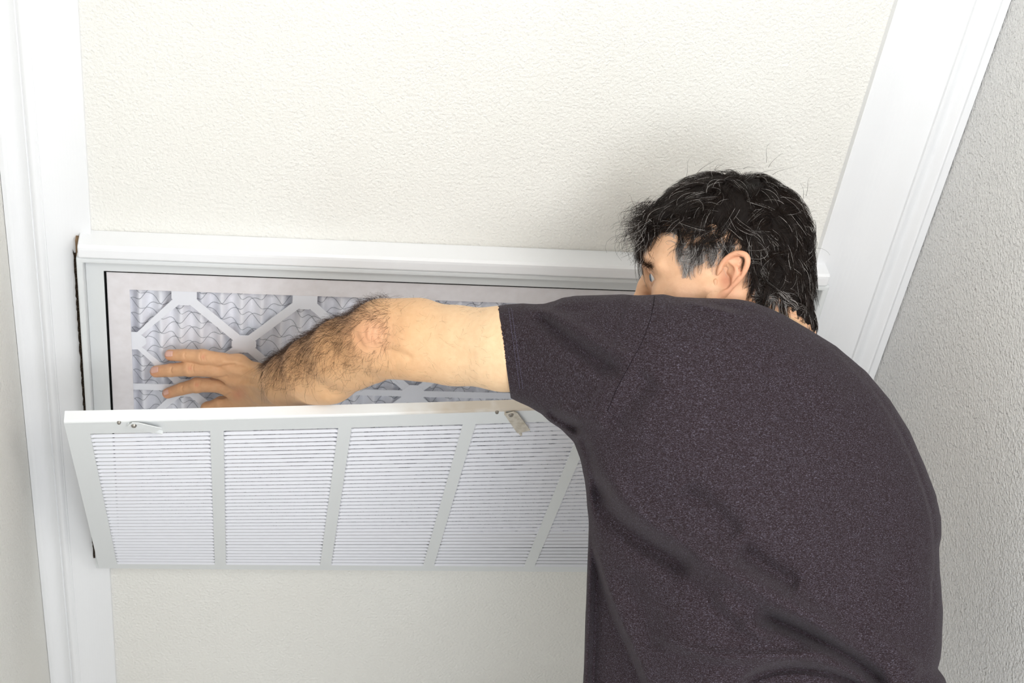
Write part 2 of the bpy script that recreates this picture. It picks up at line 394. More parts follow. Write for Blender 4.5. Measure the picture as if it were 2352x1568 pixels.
#PERSON
# ------------------------------------------------------------------ the man
# ---- signed-distance modelling kit
class Field:
    def __init__(s, lo, hi, res):
        s.lo = np.array(lo, float); s.res = res; s.n = np.ceil((np.array(hi) - s.lo) / res).astype(int) + 1
        s.g = np.full(s.n, 1.0, np.float32)
    def sub(s, lo, hi, mgn):
        a = np.clip(np.floor((np.minimum(lo, hi) - mgn - s.lo) / s.res).astype(int), 0, s.n); b = np.clip(np.ceil((np.maximum(lo, hi) + mgn - s.lo) / s.res).astype(int) + 1, 0, s.n)
        if (b <= a).any(): return None, None
        ax = [s.lo[i] + s.res * np.arange(a[i], b[i], dtype=np.float32) for i in range(3)]
        X, Y, Z = np.meshgrid(*ax, indexing='ij', sparse=False)
        return tuple(slice(a[i], b[i]) for i in range(3)), np.stack([X, Y, Z], -1)
    def mix(s, sl_, d, k, op):
        o = s.g[sl_]
        if op == 'add':
            h = np.maximum(k - np.abs(o - d), 0) / max(k, 1e-6); s.g[sl_] = np.minimum(o, d) - h * h * k * .25
        else:
            d = -d; h = np.maximum(k - np.abs(o - d), 0) / max(k, 1e-6); s.g[sl_] = np.maximum(o, d) + h * h * k * .25
    def cone(s, a, b, ra, rb, k=.01, op='add'):
        a = np.array(a, float); b = np.array(b, float); rm = max(ra, rb)
        sl_, P = s.sub(np.minimum(a, b) - rm, np.maximum(a, b) + rm, k + 4 * s.res)
        if P is None: return
        ab = (b - a).astype(np.float32); L = float(ab @ ab) + 1e-12
        t = np.clip(((P - a.astype(np.float32)) @ ab) / L, 0, 1)
        d = np.linalg.norm(P - a.astype(np.float32) - t[..., None] * ab, axis=-1) - (ra + (rb - ra) * t)
        s.mix(sl_, d, k, op)
    def chain(s, pts, rs, k=.01, op='add', kk=None):
        for i in range(len(pts) - 1): s.cone(pts[i], pts[i + 1], rs[i], rs[i + 1], k, op)
    def ell(s, c, r, M=None, k=.01, op='add'):
        c = np.array(c, float); r = np.array(r, float); rm = r.max()
        sl_, P = s.sub(c - rm, c + rm, k + 4 * s.res)
        if P is None: return
        q = P - c.astype(np.float32)
        if M is not None: q = q @ np.array(M, np.float32)      # columns = local axes
        q1 = q / r.astype(np.float32); l1 = np.linalg.norm(q1, axis=-1); l2 = np.linalg.norm(q1 / r.astype(np.float32), axis=-1) + 1e-9
        d = l1 * (l1 - 1) / l2
        s.mix(sl_, d.astype(np.float32), k, op)
    def mesh(s, name, iso=0.0):
        w = 4 * s.res; g = np.clip(s.g, -w, w)
        g[0] = w; g[-1] = w; g[:, 0] = w; g[:, -1] = w; g[:, :, 0] = w; g[:, :, -1] = w
        V, Q = iso_quads(g, iso); return V * s.res + s.lo, Q
def iso_quads(g, iso=0.0):
    gr = vdb.FloatGrid(float(g.max())); gr.copyFromArray(np.ascontiguousarray(g, dtype=np.float32), tolerance=0.0)
    V, Q = gr.convertToQuads(isovalue=iso); V = np.array(V, float); Q = np.array(Q, int)
    v = V - V.mean(0); vol = np.einsum('ij,ij->i', v[Q[:, 0]], np.cross(v[Q[:, 1]], v[Q[:, 2]])).sum() + np.einsum('ij,ij->i', v[Q[:, 0]], np.cross(v[Q[:, 2]], v[Q[:, 3]])).sum()
    return V, (Q if vol > 0 else Q[:, ::-1])
def smooth_mesh(V, Q, it, lam=.5, wt=None):
    n = len(V); I = np.concatenate([Q[:, 0], Q[:, 1], Q[:, 2], Q[:, 3]]); J = np.concatenate([Q[:, 1], Q[:, 2], Q[:, 3], Q[:, 0]])
    A = np.concatenate([I, J]); B = np.concatenate([J, I]); cnt = np.bincount(A, minlength=n)[:, None]
    for _ in range(it):
        av = np.stack([np.bincount(A, V[B, c], minlength=n) for c in range(3)], 1) / np.maximum(cnt, 1)
        l = lam if wt is None else lam * wt[:, None]
        V = V + l * (av - V)
    return V
def vnormals(V, Q):
    n = np.cross(V[Q[:, 2]] - V[Q[:, 0]], V[Q[:, 3]] - V[Q[:, 1]]); N = np.zeros_like(V)
    for c in range(4):
        for k in range(3): N[:, k] += np.bincount(Q[:, c], n[:, k], minlength=len(V))
    return N / (np.linalg.norm(N, axis=1, keepdims=True) + 1e-12)
def polydist(x, y, pts):
    """distance to an open polyline, parameter 0..1 along it, signed side"""
    best = np.full(x.shape, 1e9); tt = np.zeros(x.shape); sd = np.zeros(x.shape)
    pts = np.array(pts, float); seg = np.hypot(*(pts[1:] - pts[:-1]).T); cum = np.concatenate([[0], np.cumsum(seg)])
    for i in range(len(pts) - 1):
        a, b = pts[i], pts[i + 1]; d = b - a; L = d @ d
        t = ((x - a[0]) * d[0] + (y - a[1]) * d[1]) / L; tc = np.clip(t, 0, 1)
        dx = x - a[0] - tc * d[0]; dy = y - a[1] - tc * d[1]; q = np.hypot(dx, dy)
        cr = d[0] * (y - a[1]) - d[1] * (x - a[0]); m_ = q < best
        best = np.where(m_, q, best); tt = np.where(m_, (cum[i] + tc * seg[i]) / cum[-1], tt); sd = np.where(m_, np.sign(cr), sd)
    return best, tt, sd
def spline(pts, n=8):
    pts = np.array(pts, float); P = np.vstack([2 * pts[0] - pts[1], pts, 2 * pts[-1] - pts[-2]]); out = []
    for i in range(1, len(P) - 2):
        for t in np.linspace(0, 1, n, endpoint=False):
            a, b, c, d = P[i - 1], P[i], P[i + 1], P[i + 2]
            out.append(.5 * (2 * b + (c - a) * t + (2 * a - 5 * b + 4 * c - d) * t * t + (3 * b - a - 3 * c + d) * t ** 3))
    return np.array(out + [pts[-1]])
def inside_poly(x, y, poly):
    c = np.zeros(x.shape, bool); n = len(poly)
    for i in range(n):
        x1, y1 = poly[i]; x2, y2 = poly[(i + 1) % n]
        if y1 == y2: continue
        m_ = ((y1 > y) != (y2 > y)) & (x < (x2 - x1) * (y - y1) / (y2 - y1) + x1); c ^= m_
    return c
def sstep(a, b, x):
    t = np.clip((x - a) / (b - a), 0, 1); return t * t * (3 - 2 * t)

# ---- materials of the man
def skin_material():
    m = bpy.data.materials.new('skin'); m.use_nodes = True; nt = m.node_tree; b = nt.nodes['Principled BSDF']; L = nt.links
    at = nt.nodes.new('ShaderNodeAttribute'); at.attribute_name = 'tint'
    tc = nt.nodes.new('ShaderNodeTexCoord')
    n = nt.nodes.new('ShaderNodeTexNoise'); n.inputs['Scale'].default_value = 130; n.inputs['Detail'].default_value = 5; L.new(tc.outputs['Object'], n.inputs['Vector'])
    mx = nt.nodes.new('ShaderNodeMix'); mx.data_type = 'RGBA'; mx.blend_type = 'MULTIPLY'; mx.inputs[0].default_value = .2
    r = nt.nodes.new('ShaderNodeValToRGB'); r.color_ramp.elements[0].position = .35; r.color_ramp.elements[1].position = .65
    r.color_ramp.elements[0].color = (.80, .62, .52, 1); r.color_ramp.elements[1].color = (1, 1, 1, 1)
    L.new(n.outputs['Fac'], r.inputs[0]); L.new(at.outputs['Color'], mx.inputs[6]); L.new(r.outputs[0], mx.inputs[7]); L.new(mx.outputs[2], b.inputs['Base Color'])
    b.inputs['Roughness'].default_value = .5; b.inputs['Specular IOR Level'].default_value = .4
    b.inputs['Subsurface Weight'].default_value = .08; b.inputs['Subsurface Radius'].default_value = (1, .4, .22); b.inputs['Subsurface Scale'].default_value = .006
    v = nt.nodes.new('ShaderNodeTexVoronoi'); v.inputs['Scale'].default_value = 900; L.new(tc.outputs['Object'], v.inputs['Vector'])
    n2 = nt.nodes.new('ShaderNodeTexNoise'); n2.inputs['Scale'].default_value = 260; n2.inputs['Detail'].default_value = 6; L.new(tc.outputs['Object'], n2.inputs['Vector'])
    b1 = nt.nodes.new('ShaderNodeBump'); b1.inputs['Strength'].default_value = .18; b1.inputs['Distance'].default_value = .0006; L.new(v.outputs['Distance'], b1.inputs['Height'])
    b2 = nt.nodes.new('ShaderNodeBump'); b2.inputs['Strength'].default_value = .30; b2.inputs['Distance'].default_value = .0012; L.new(n2.outputs['Fac'], b2.inputs['Height'])
    L.new(b1.outputs[0], b2.inputs['Normal']); L.new(b2.outputs[0], b.inputs['Normal']); return m
def jersey_material(name='heather_jersey'):
    m = bpy.data.materials.new(name); m.use_nodes = True; nt = m.node_tree; b = nt.nodes['Principled BSDF']; L = nt.links
    at = nt.nodes.new('ShaderNodeAttribute'); at.attribute_name = 'knit'          # cloth coordinates: along courses, along wales
    def noise(sx, sy, sc, det, rough=.6):
        mp = nt.nodes.new('ShaderNodeMapping'); mp.inputs['Scale'].default_value = (sx, sy, (sx + sy) / 2); L.new(at.outputs['Vector'], mp.inputs['Vector'])
        n = nt.nodes.new('ShaderNodeTexNoise'); n.inputs['Scale'].default_value = sc; n.inputs['Detail'].default_value = det; n.inputs['Roughness'].default_value = rough
        L.new(mp.outputs[0], n.inputs['Vector']); return n
    a = noise(.42, 1, 1150, 3); c = noise(.55, 1, 480, 3); e = noise(.4, 1, 1500, 2)
    def ramp(src, stops):
        r = nt.nodes.new('ShaderNodeValToRGB'); r.color_ramp.elements[0].position = stops[0][0]; r.color_ramp.elements[0].color = stops[0][1]
        r.color_ramp.elements[1].position = stops[-1][0]; r.color_ramp.elements[1].color = stops[-1][1]
        for p, col in stops[1:-1]: q = r.color_ramp.elements.new(p); q.color = col
        L.new(src, r.inputs[0]); return r
    r1 = ramp(a.outputs['Fac'], [(.36, sl((34, 26, 29))), (.50, sl((46, 37, 41))), (.58, sl((60, 52, 58))), (.70, sl((120, 116, 132)))])
    r2 = ramp(c.outputs['Fac'], [(.36, sl((40, 30, 31))), (.52, sl((48, 38, 41))), (.66, sl((66, 62, 70)))])
    mx = nt.nodes.new('ShaderNodeMix'); mx.data_type = 'RGBA'; mx.inputs[0].default_value = .42
    L.new(r1.outputs[0], mx.inputs[6]); L.new(r2.outputs[0], mx.inputs[7])
    r3 = ramp(e.outputs['Fac'], [(.60, (0, 0, 0, 1)), (.74, (.10, .10, .125, 1))])
    ad = nt.nodes.new('ShaderNodeMix'); ad.data_type = 'RGBA'; ad.blend_type = 'ADD'; ad.inputs[0].default_value = 1
    L.new(mx.outputs[2], ad.inputs[6]); L.new(r3.outputs[0], ad.inputs[7]); L.new(ad.outputs[2], b.inputs['Base Color'])
    b.inputs['Roughness'].default_value = .95; b.inputs['Specular IOR Level'].default_value = .12
    b.inputs['Sheen Weight'].default_value = .10; b.inputs['Sheen Roughness'].default_value = .4; b.inputs['Sheen Tint'].default_value = (.75, .7, .75, 1)
    bp = nt.nodes.new('ShaderNodeBump'); bp.inputs['Strength'].default_value = .6; bp.inputs['Distance'].default_value = .0012; L.new(a.outputs['Fac'], bp.inputs['Height'])
    L.new(bp.outputs[0], b.inputs['Normal']); return m
def hair_material():
    m = bpy.data.materials.new('hair'); m.use_nodes = True; nt = m.node_tree; b = nt.nodes['Principled BSDF']
    at = nt.nodes.new('ShaderNodeAttribute'); at.attribute_name = 'tint'; nt.links.new(at.outputs['Color'], b.inputs['Base Color'])
    b.inputs['Roughness'].default_value = .36; b.inputs['Specular IOR Level'].default_value = .25; return m
M_skin = skin_material(); M_jersey = jersey_material(); M_hair = hair_material()
M_bodyhair = mat('body_hair', (70, 48, 34), .6, .2)
M_nail = mat('fingernail', (226, 178, 160), .3, .5)
M_eye = mat('eye_white', (214, 208, 204), .15, .5); M_iris = mat('iris', (84, 98, 112), .15, .5)
M_thread = mat('stitch_thread', (92, 88, 108), .8, .2); M_seam = mat('seam_shadow', (34, 28, 32), .95, .05)
M_rib = jersey_material('ribbed_collar')
def set_color(me, name, col):
    a = me.color_attributes.new(name, 'FLOAT_COLOR', 'POINT'); c = np.ones((len(col), 4), np.float32); c[:, :3] = col; a.data.foreach_set('color', c.ravel())

hipc = D(1800, 1860, 1.93)
man = empty('person', (float(hipc[0]), float(hipc[1]), 0), 'man in dark heathered T-shirt leaning to the wall, left arm inside the open grille', 'person')

# ---- T-shirt ------------------------------------------------------
sil = [(905, 712), (1010, 706), (1140, 702), (1170, 698), (1200, 696), (1226, 698), (1250, 697), (1275, 690), (1292, 683), (1320, 679), (1345, 678), (1380, 677), (1430, 675), (1465, 678), (1500, 676), (1525, 675), (1550, 681), (1600, 684), (1650, 685), (1690, 686), (1725, 692),
       (1760, 704), (1800, 722), (1860, 757), (1920, 794), (1990, 853), (2045, 918), (2090, 990), (2125, 1070), (2150, 1135), (2162, 1190), (2163, 1228), (2157, 1262), (2160, 1320), (2166, 1400), (2164, 1480),
       (2160, 1515), (2154, 1535), (2170, 1556), (2182, 1590), (2160, 1760), (2080, 1840), (1820, 1860), (1560, 1830), (1380, 1740), (1337, 1620), (1342, 1500), (1345, 1400), (1349, 1300), (1352, 1200), (1344, 1110), (1333, 1055), (1318, 1015), (1288, 985), (1262, 968), (1244, 951),
       (1215, 934), (1188, 922), (1168, 912), (1150, 905), (1060, 899), (905, 893)]
silp = np.array(sil, float)
ST = 5.0; x0g, x1g, y0g, y1g = 870, 2230, 640, 1900
gx = np.arange(x0g, x1g + 1, ST); gy = np.arange(y0g, y1g + 1, ST)
GXm, GYm = np.meshgrid(gx, gy, indexing='ij')
dd, _, _ = polydist(GXm, GYm, np.vstack([silp, silp[:1]])); inn = inside_poly(GXm, GYm, sil)
sd = np.where(inn, dd, -dd)
def upd(a, m_, b): return np.where(m_, a, b)
MPP = .00055 * ST                                     # metres per grid step
phi = np.zeros_like(sd); k2 = 2 / .155 ** 2 * MPP ** 2; rhs = 2 * MPP ** 2
# coarse-to-fine relaxation of the screened Poisson inflation
for lev in (8, 4, 2, 1):
    mk = inn[::lev, ::lev]; ph = phi[::lev, ::lev].copy(); h2 = lev * lev
    for _ in range(500 if lev > 1 else 260):
        p_ = np.pad(ph, 1); ph = np.where(mk, (p_[2:, 1:-1] + p_[:-2, 1:-1] + p_[1:-1, 2:] + p_[1:-1, :-2] + rhs * h2) / (4 + k2 * h2), 0)
    if lev > 1:
        up = np.repeat(np.repeat(ph, lev, 0), lev, 1)[:phi.shape[0], :phi.shape[1]]; phi = np.zeros_like(phi); phi[:up.shape[0], :up.shape[1]] = up
    else: phi = ph
s_m = sd * .00055; q = np.where(sd > 14, phi / np.maximum(s_m, 1e-6), 0); known = sd > 14
for it in range(90):
    p_ = np.pad(q, 1, mode='edge'); w_ = np.pad(known.astype(float), 1, mode='edge')
    av = (p_[2:, 1:-1] + p_[:-2, 1:-1] + p_[1:-1, 2:] + p_[1:-1, :-2]); wn = (w_[2:, 1:-1] + w_[:-2, 1:-1] + w_[1:-1, 2:] + w_[1:-1, :-2])
    q = np.where(sd > 14, q, np.where(wn > 0, av / np.maximum(wn, 1), 0)); known = known | (wn > 0)
H2 = q * s_m                                          # squared half thickness, negative outside
ctrl = np.array([(900, 800, 2.055), (1000, 800, 2.035), (1150, 800, 2.00), (1300, 800, 1.945), (1450, 780, 1.90), (1600, 740, 1.885), (1750, 780, 1.90), (1900, 880, 1.93), (1500, 1050, 1.905), (1750, 1150, 1.90), (2050, 1100, 1.93),
                 (1950, 1350, 1.925), (1400, 1250, 1.94), (1400, 1500, 1.96), (1650, 1450, 1.90), (1900, 1568, 1.90), (1800, 1800, 1.90), (2100, 1500, 1.91)])
def base_depth(x, y):
    w = np.exp(-((x[..., None] - ctrl[:, 0]) ** 2 + (y[..., None] - ctrl[:, 1]) ** 2) / (2 * 120. ** 2)) + 1e-9
    return (w * ctrl[:, 2]).sum(-1) / w.sum(-1)
wz = np.arange(-.21, .2101, .0055)
Fld = (H2[:, :, None] - (wz[None, None, :] * np.where(wz < 0, 1.0, 1.12)) ** 2)
Fld = np.where(Fld > 0, np.sqrt(np.maximum(Fld, 0) + 1e-4) - .01, np.maximum(-np.sqrt(np.abs(Fld) + 1e-4) + .01, -.03))
V, Q = iso_quads(-Fld, 0.0)
vx = V[:, 0] * ST + x0g; vy = V[:, 1] * ST + y0g; vw = V[:, 2] * .0055 + wz[0]
# folds: (points, width px, amplitude m toward the camera, taper)
STR = [([(1352, 1085), (1385, 1160), (1440, 1215), (1510, 1262), (1600, 1312)], 26, -.016), ([(1345, 1020), (1400, 1110), (1475, 1185), (1560, 1240), (1650, 1300), (1760, 1362), (1880, 1432), (2000, 1530)], 30, .0125),
       ([(1725, 1405), (1800, 1432), (1880, 1468), (1960, 1515), (2050, 1590)], 17, -.022), ([(1560, 1120), (1640, 1175), (1700, 1235)], 26, -.007), ([(1690, 1255), (1760, 1305), (1840, 1350)], 22, -.008),
       ([(1540, 1285), (1580, 1330), (1640, 1395), (1720, 1440)], 26, -.006), ([(1640, 1360), (1700, 1420), (1780, 1470)], 20, .006),
       ([(1470, 1440), (1560, 1480), (1650, 1506), (1760, 1508), (1860, 1503), (1930, 1500)], 14, .007), ([(1690, 1575), (1740, 1547), (1790, 1534), (1840, 1532), (1900, 1541), (1960, 1562), (2000, 1585)], 9, -.014),
       ([(1215, 706), (1250, 738), (1300, 778), (1370, 828), (1430, 862)], 17, -.0105), ([(1205, 697), (1262, 722), (1330, 757), (1400, 800), (1470, 830)], 15, .0062),
       ([(1300, 684), (1270, 700), (1255, 720)], 10, .003), ([(1250, 945), (1290, 972), (1335, 990)], 12, -.016), ([(1270, 930), (1340, 955), (1400, 970)], 18, .006),
       ([(1330, 990), (1345, 1040), (1365, 1100), (1400, 1160)], 14, -.008), ([(1560, 686), (1640, 708), (1700, 726)], 7, .0045), ([(1600, 690), (1680, 704), (1740, 716)], 8, -.003),
       ([(1500, 860), (1440, 930), (1400, 985)], 30, -.006), ([(1750, 800), (1850, 850), (1950, 950)], 40, .003), ([(1180, 780), (1230, 830), (1290, 880)], 22, -.003), ([(1420, 1300), (1470, 1400), (1520, 1500)], 34, -.006),
       ([(2080, 1240), (2040, 1330), (2060, 1420)], 30, -.004), ([(1980, 1440), (2060, 1500), (2120, 1560)], 22, .006), ([(1245, 700), (1300, 712), (1370, 714)], 12, -.002)]
disp = np.zeros(len(V))
for pts, w_, amp in STR:
    P2 = spline(pts); d, t, sgn = polydist(vx, vy, P2)
    tp = sstep(0, .16, t) * sstep(1, .84, t); disp += 1.9 * amp * np.exp(-(d / w_) ** 2) * tp
def step(pts, wdt, amp, reach, side=1):
    P2 = spline(pts); d, t, sgn = polydist(vx, vy, P2); s_ = d * sgn * side
    return amp * sstep(0, wdt, s_) * sstep(reach, reach * .45, s_) * sstep(0, .12, t)
disp += step([(1352, 1165), (1366, 1240), (1392, 1330), (1425, 1420), (1462, 1500), (1500, 1600), (1540, 1700)], 16, -.045, 260, 1)   # front panel of the shirt hangs behind
disp += step([(2040, 1640), (1985, 1575), (1920, 1546), (1840, 1531), (1770, 1538), (1715, 1562), (1660, 1600)], 8, -.02, 120, -1)
disp += step([(1835, 746), (1900, 795), (1975, 866), (2035, 945), (2080, 1030), (2112, 1110), (2135, 1190), (2142, 1260), (2140, 1330)], 6, -.007, 80, -1)
disp += .0022 * np.sin(vx * .021 + 1.7 * np.sin(vy * .013)) * np.sin(vy * .017 + vx * .006)
hh = np.sqrt(np.maximum(phi[np.clip(((vx - x0g) / ST).astype(int), 0, len(gx) - 1), np.clip(((vy - y0g) / ST).astype(int), 0, len(gy) - 1)], 1e-5))
eg_ = polydist(vx, vy, np.vstack([silp, silp[:1]]))[0]; disp *= sstep(1, 26, eg_)
frontw = sstep(.12, -.35, vw / hh)
dep = base_depth(vx, vy) + vw - disp * frontw
rv = np.stack([(vx - CX) / F, (vy - CY) / F, np.ones(len(vx))], 1) @ R.T
WV = CAM + rv * dep[:, None]
WV = smooth_mesh(WV, Q, 1, .4)
# sleeve opening: cut the surface on the hem plane, straddling faces slide onto it
ha, hb_ = D(1143, 702, 2.0), D(1173, 913, 2.0); hn = np.cross(hb_ - ha, ray(1160, 800)); hn /= np.linalg.norm(hn)
if (D(1000, 800, 2.0) - ha) @ hn < 0: hn = -hn
tpl = (WV - ha) @ hn
kq = (tpl[Q] <= 0).any(1); mv = tpl > 0
WV = np.where(mv[:, None], WV - hn * tpl[:, None], WV)
def hem_x(y): return 1143 + (y - 702) * 30 / 211
Qk = Q[kq]; used = np.zeros(len(WV), bool); used[Qk.ravel()] = True; rem = np.cumsum(used) - 1
SV, SQ = WV[used], rem[Qk]; 
me = mesh_np('tshirt', SV, SQ)
ax, ay, az = proj(SV); sl_w = sstep(1480, 1400, ax + (ay - 700) * .35) * (ay < 1000)
u = (SV - CAM) @ R
kn = np.where(sl_w[:, None] > .5, np.stack([u[:, 1], u[:, 0], u[:, 2]], 1), u)
at = me.attributes.new('knit', 'FLOAT_VECTOR', 'POINT'); at.data.foreach_set('vector', kn.astype(np.float32).ravel())
tsh = link('tshirt', me, M_jersey, smooth=True); adopt(tsh, man)
md = tsh.modifiers.new('sub', 'SUBSURF'); md.levels = 1; md.render_levels = 1
md = tsh.modifiers.new('thick', 'SOLIDIFY'); md.thickness = .0022; md.offset = -1
bvh_shirt = BVHTree.FromPolygons([tuple(v) for v in SV], [tuple(q_) for q_ in SQ])
def hit(bvh, px, py, off=0.0):
    d = Vector(ray(px, py)).normalized(); r_ = bvh.ray_cast(Vector(CAM), d)
    return None if r_[0] is None else (r_[0] - d * off, r_[1])
def surf_line(bvh, pts, off, n=6):
    out = []
    for p in spline(pts, n):
        h_ = hit(bvh, p[0], p[1], off)
        if h_: out.append(tuple(h_[0]))
    return np.array(out)
# seams and stitches lie on the cloth
def tube_obj(name, lines, r, mt_, parent, sides=4):
    Vs, Qs, o_ = [], [], 0
    for l in lines:
        v_, q_ = tubes(l[None], r, sides=sides); Vs.append(v_); Qs.append(q_ + o_); o_ += len(v_)
    return link(name, mesh_np(name, np.concatenate(Vs), np.concatenate(Qs)), mt_, parent, True)
seam_l = surf_line(bvh_shirt, [(1503, 680), (1500, 705), (1490, 745), (1472, 790), (1445, 840), (1418, 890), (1395, 945)], .0002, 14)
tube_obj('shoulder_seam', [seam_l], .00038, M_seam, tsh)
st_ = []
for dxx in (24, 31):
    l = surf_line(bvh_shirt, [(hem_x(y) + dxx, y) for y in range(708, 915, 23)], .0004, 16)
    for i in range(0, len(l) - 2, 3): st_.append(l[i:i + 3])
tube_obj('hem_stitch', st_, .00033, M_thread, tsh)['kind'] = 'stuff'

# ---- the arm (points in pixels and metres of depth; wrist and hand relative to the wall plane)
def A(px, py, y): return PY(px, py, y)
wr = A(612, 884, -.078); el = D(864, 780, 2.055)
fb = Field((-.66, -.80, .80), (.20, .02, 1.42), .0022)
bd = lambda x, y: float(base_depth(np.array([x * 1.0]), np.array([y * 1.0]))[0])
arm = [(D(1480, 800, bd(1480, 800)), .050), (D(1330, 800, bd(1330, 800)), .052), (D(1160, 801, bd(1160, 800)), .0525), (D(1040, 793, bd(1040, 800)), .0500), (D(960, 786, 2.03), .0480), (D(905, 786, 2.045), .0455), (el, .0440)]
for i in range(len(arm) - 1): fb.cone(arm[i][0], arm[i + 1][0], arm[i][1], arm[i + 1][1], .012)
fb.chain([el, D(790, 808, 2.10), D(722, 840, 2.17), D(665, 866, 2.24), wr], [.043, .0440, .0400, .0335, .0285], .014)
fb.cone(D(850, 828, 2.075), D(760, 868, 2.15), .028, .026, .02)
fb.cone(D(652, 893, 2.235), D(760, 880, 2.14), .0245, .0270, .02)
fb.cone(D(853, 757, 2.028), D(872, 770, 2.025), .0215, .024, .016)          # point of the elbow
fb.cone(D(880, 745, 2.04), D(960, 745, 2.035), .032, .032, .02)
AV, AQ = fb.mesh('arm')
# ---- the hand
Y_ = lambda px, py, y: PY(px, py, y)
fingers = {
 'index':  [(Y_(548, 838, -.046), .0125), (Y_(512, 828, -.043), .0108), (Y_(466, 819, -.036), .0103), (Y_(424, 816, -.028), .0090), (Y_(391, 815, -.0195), .0080)],
 'middle': [(Y_(540, 862, -.050), .0130), (Y_(490, 848, -.045), .0112), (Y_(436, 846, -.037), .0107), (Y_(392, 850, -.028), .0094), (Y_(358, 853, -.020), .0084)],
 'ring':   [(Y_(538, 892, -.046), .0125), (Y_(500, 884, -.042), .0106), (Y_(452, 884, -.036), .0103), (Y_(417, 893, -.028), .0089), (Y_(385, 903, -.0195), .0077)],
 'little': [(Y_(545, 922, -.042), .0115), (Y_(508, 925, -.038), .0097), (Y_(478, 938, -.032), .0090), (Y_(462, 955, -.026), .0080), (Y_(450, 972, -.019), .0070)],
 'thumb':  [(Y_(588, 862, -.045), .0140), (Y_(556, 845, -.030), .0125), (Y_(528, 842, -.023), .0105), (Y_(505, 845, -.019), .0090)]}
hd = Field((-.60, -.16, .78), (-.36, .005, 1.06), .0011)
for nm, ch in fingers.items():
    for i in range(len(ch) - 1): hd.cone(ch[i][0], ch[i + 1][0], ch[i][1] * 1.08, ch[i + 1][1] * 1.08, .0022)
    if nm != 'thumb':
        hd.ell(ch[2][0] + np.array([0, -.001, 0]), (.0116, .0112, .0112), None, .004)
palm0 = Y_(590, 880, -.062)
for nm, ra in (('index', .015), ('middle', .0155), ('ring', .015), ('little', .0135)):
    hd.cone(fingers[nm][0][0], palm0 + (wr - palm0) * .3, ra * .95, .0195, .012)
hd.cone(fingers['index'][0][0], fingers['little'][0][0], .0115, .0105, .010)
hd.cone(fingers['little'][0][0], Y_(598, 905, -.060), .0135, .018, .012)
hd.cone(palm0, wr, .022, .0265, .012); hd.cone(Y_(585, 862, -.055), wr, .018, .024, .012); hd.cone(Y_(590, 900, -.058), Y_(625, 905, -.075), .018, .022, .012)
hd.chain([wr, D(665, 866, 2.24), D(722, 840, 2.17)], [.0285, .0335, .0400], .012)
HV, HQ = hd.mesh('hand')
# ---- the head: modelled in its own axes (x face, y the man's left, z crown), origin between the ears
def unit(v): v = np.array(v, float); return v / np.linalg.norm(v)
psi, phi_h = rad(13), rad(5)
Fc_ = unit((-cos(psi) * cos(phi_h), sin(phi_h), sin(psi)))            # camera axes: right, down, forward
Uc_ = unit(np.array((0.06, -1, -.10)) - np.dot((0.06, -1, -.10), Fc_) * Fc_)
Lc_ = np.cross(Uc_, Fc_)
if Lc_[2] > 0: Lc_ = -Lc_
HB = R @ np.stack([Fc_, Lc_, Uc_], 1)                                  # head -> world, columns
EAR = D(1657, 647, 1.915); HO = EAR - HB @ np.array([0, .077, 0])
def h2w(p): return HO + np.asarray(p) @ HB.T
def w2h(p): return (np.asarray(p) - HO) @ HB
hf = Field((-.16, -.12, -.20), (.16, .12, .16), .0015)
hf.ell((-.006, 0, .046), (.097, .0765, .080), None, .01)
hf.ell((.020, 0, .044), (.078, .068, .070), None, .02)
hf.ell((.040, 0, .000), (.056, .064, .070), None, .03)
hf.ell((.036, 0, -.055), (.052, .050, .048), None, .03)
hf.chain([(.005, .058, -.020), (.018, .056, -.062), (.055, .036, -.088), (.078, 0, -.094)], [.014, .013, .014, .016], .022)
hf.chain([(.005, -.058, -.020), (.018, -.056, -.062), (.055, -.036, -.088), (.078, 0, -.094)], [.014, .013, .014, .016], .022)
for s_ in (1, -1):
    hf.chain([(.094, .010 * s_, .030), (.089, .034 * s_, .034), (.074, .052 * s_, .026)], [.009, .0085, .008], .012)      # brow
    hf.chain([(.076, .045 * s_, -.012), (.050, .062 * s_, -.012), (.020, .070 * s_, -.006)], [.014, .011, .008], .018)       # cheekbone
    hf.ell((.099, .033 * s_, .013), (.016, .017, .011), None, .008, 'sub')
    hf.ell((.0805, .032 * s_, .0125), (.0125, .0125, .0125), None, .002)
    hf.chain([(.091, .018 * s_, .016), (.0925, .031 * s_, .0215), (.083, .046 * s_, .014)], [.0026, .003, .0026], .003)    # upper lid
    hf.chain([(.091, .018 * s_, .010), (.0905, .032 * s_, .0045), (.082, .046 * s_, .011)], [.0022, .0025, .0022], .003)   # lower lid
    hf.ell((.104, .012 * s_, -.030), (.011, .008, .008), None, .006)
hf.chain([(.092, 0, .022), (.104, 0, .002), (.117, 0, -.022)], [.0085, .0085, .0105], .010)
hf.chain([(.098, .022, -.060), (.106, 0, -.055), (.098, -.022, -.060)], [.004, .006, .004], .006)
hf.chain([(.096, .020, -.066), (.103, 0, -.070), (.096, -.020, -.066)], [.004, .0065, .004], .006)
hf.ell((.086, 0, -.094), (.016, .018, .014), None, .012)
# neck down into the shirt
nb = w2h(D(1765, 850, 1.99)); nm_ = w2h(D(1745, 745, 1.995))
hf.chain([(-.030, 0, -.015), tuple(nm_), tuple(nb)], [.062, .060, .066], .03)
hf.cone((-.055, .022, -.01), tuple(nm_ + np.array([-.02, .01, 0])), .036, .040, .02)
hf.cone((-.012, .060, -.020), tuple(nm_ + np.array([.03, .02, -.01])), .017, .020, .02)
FV, FQ = hf.mesh('head'); FVw = h2w(FV)
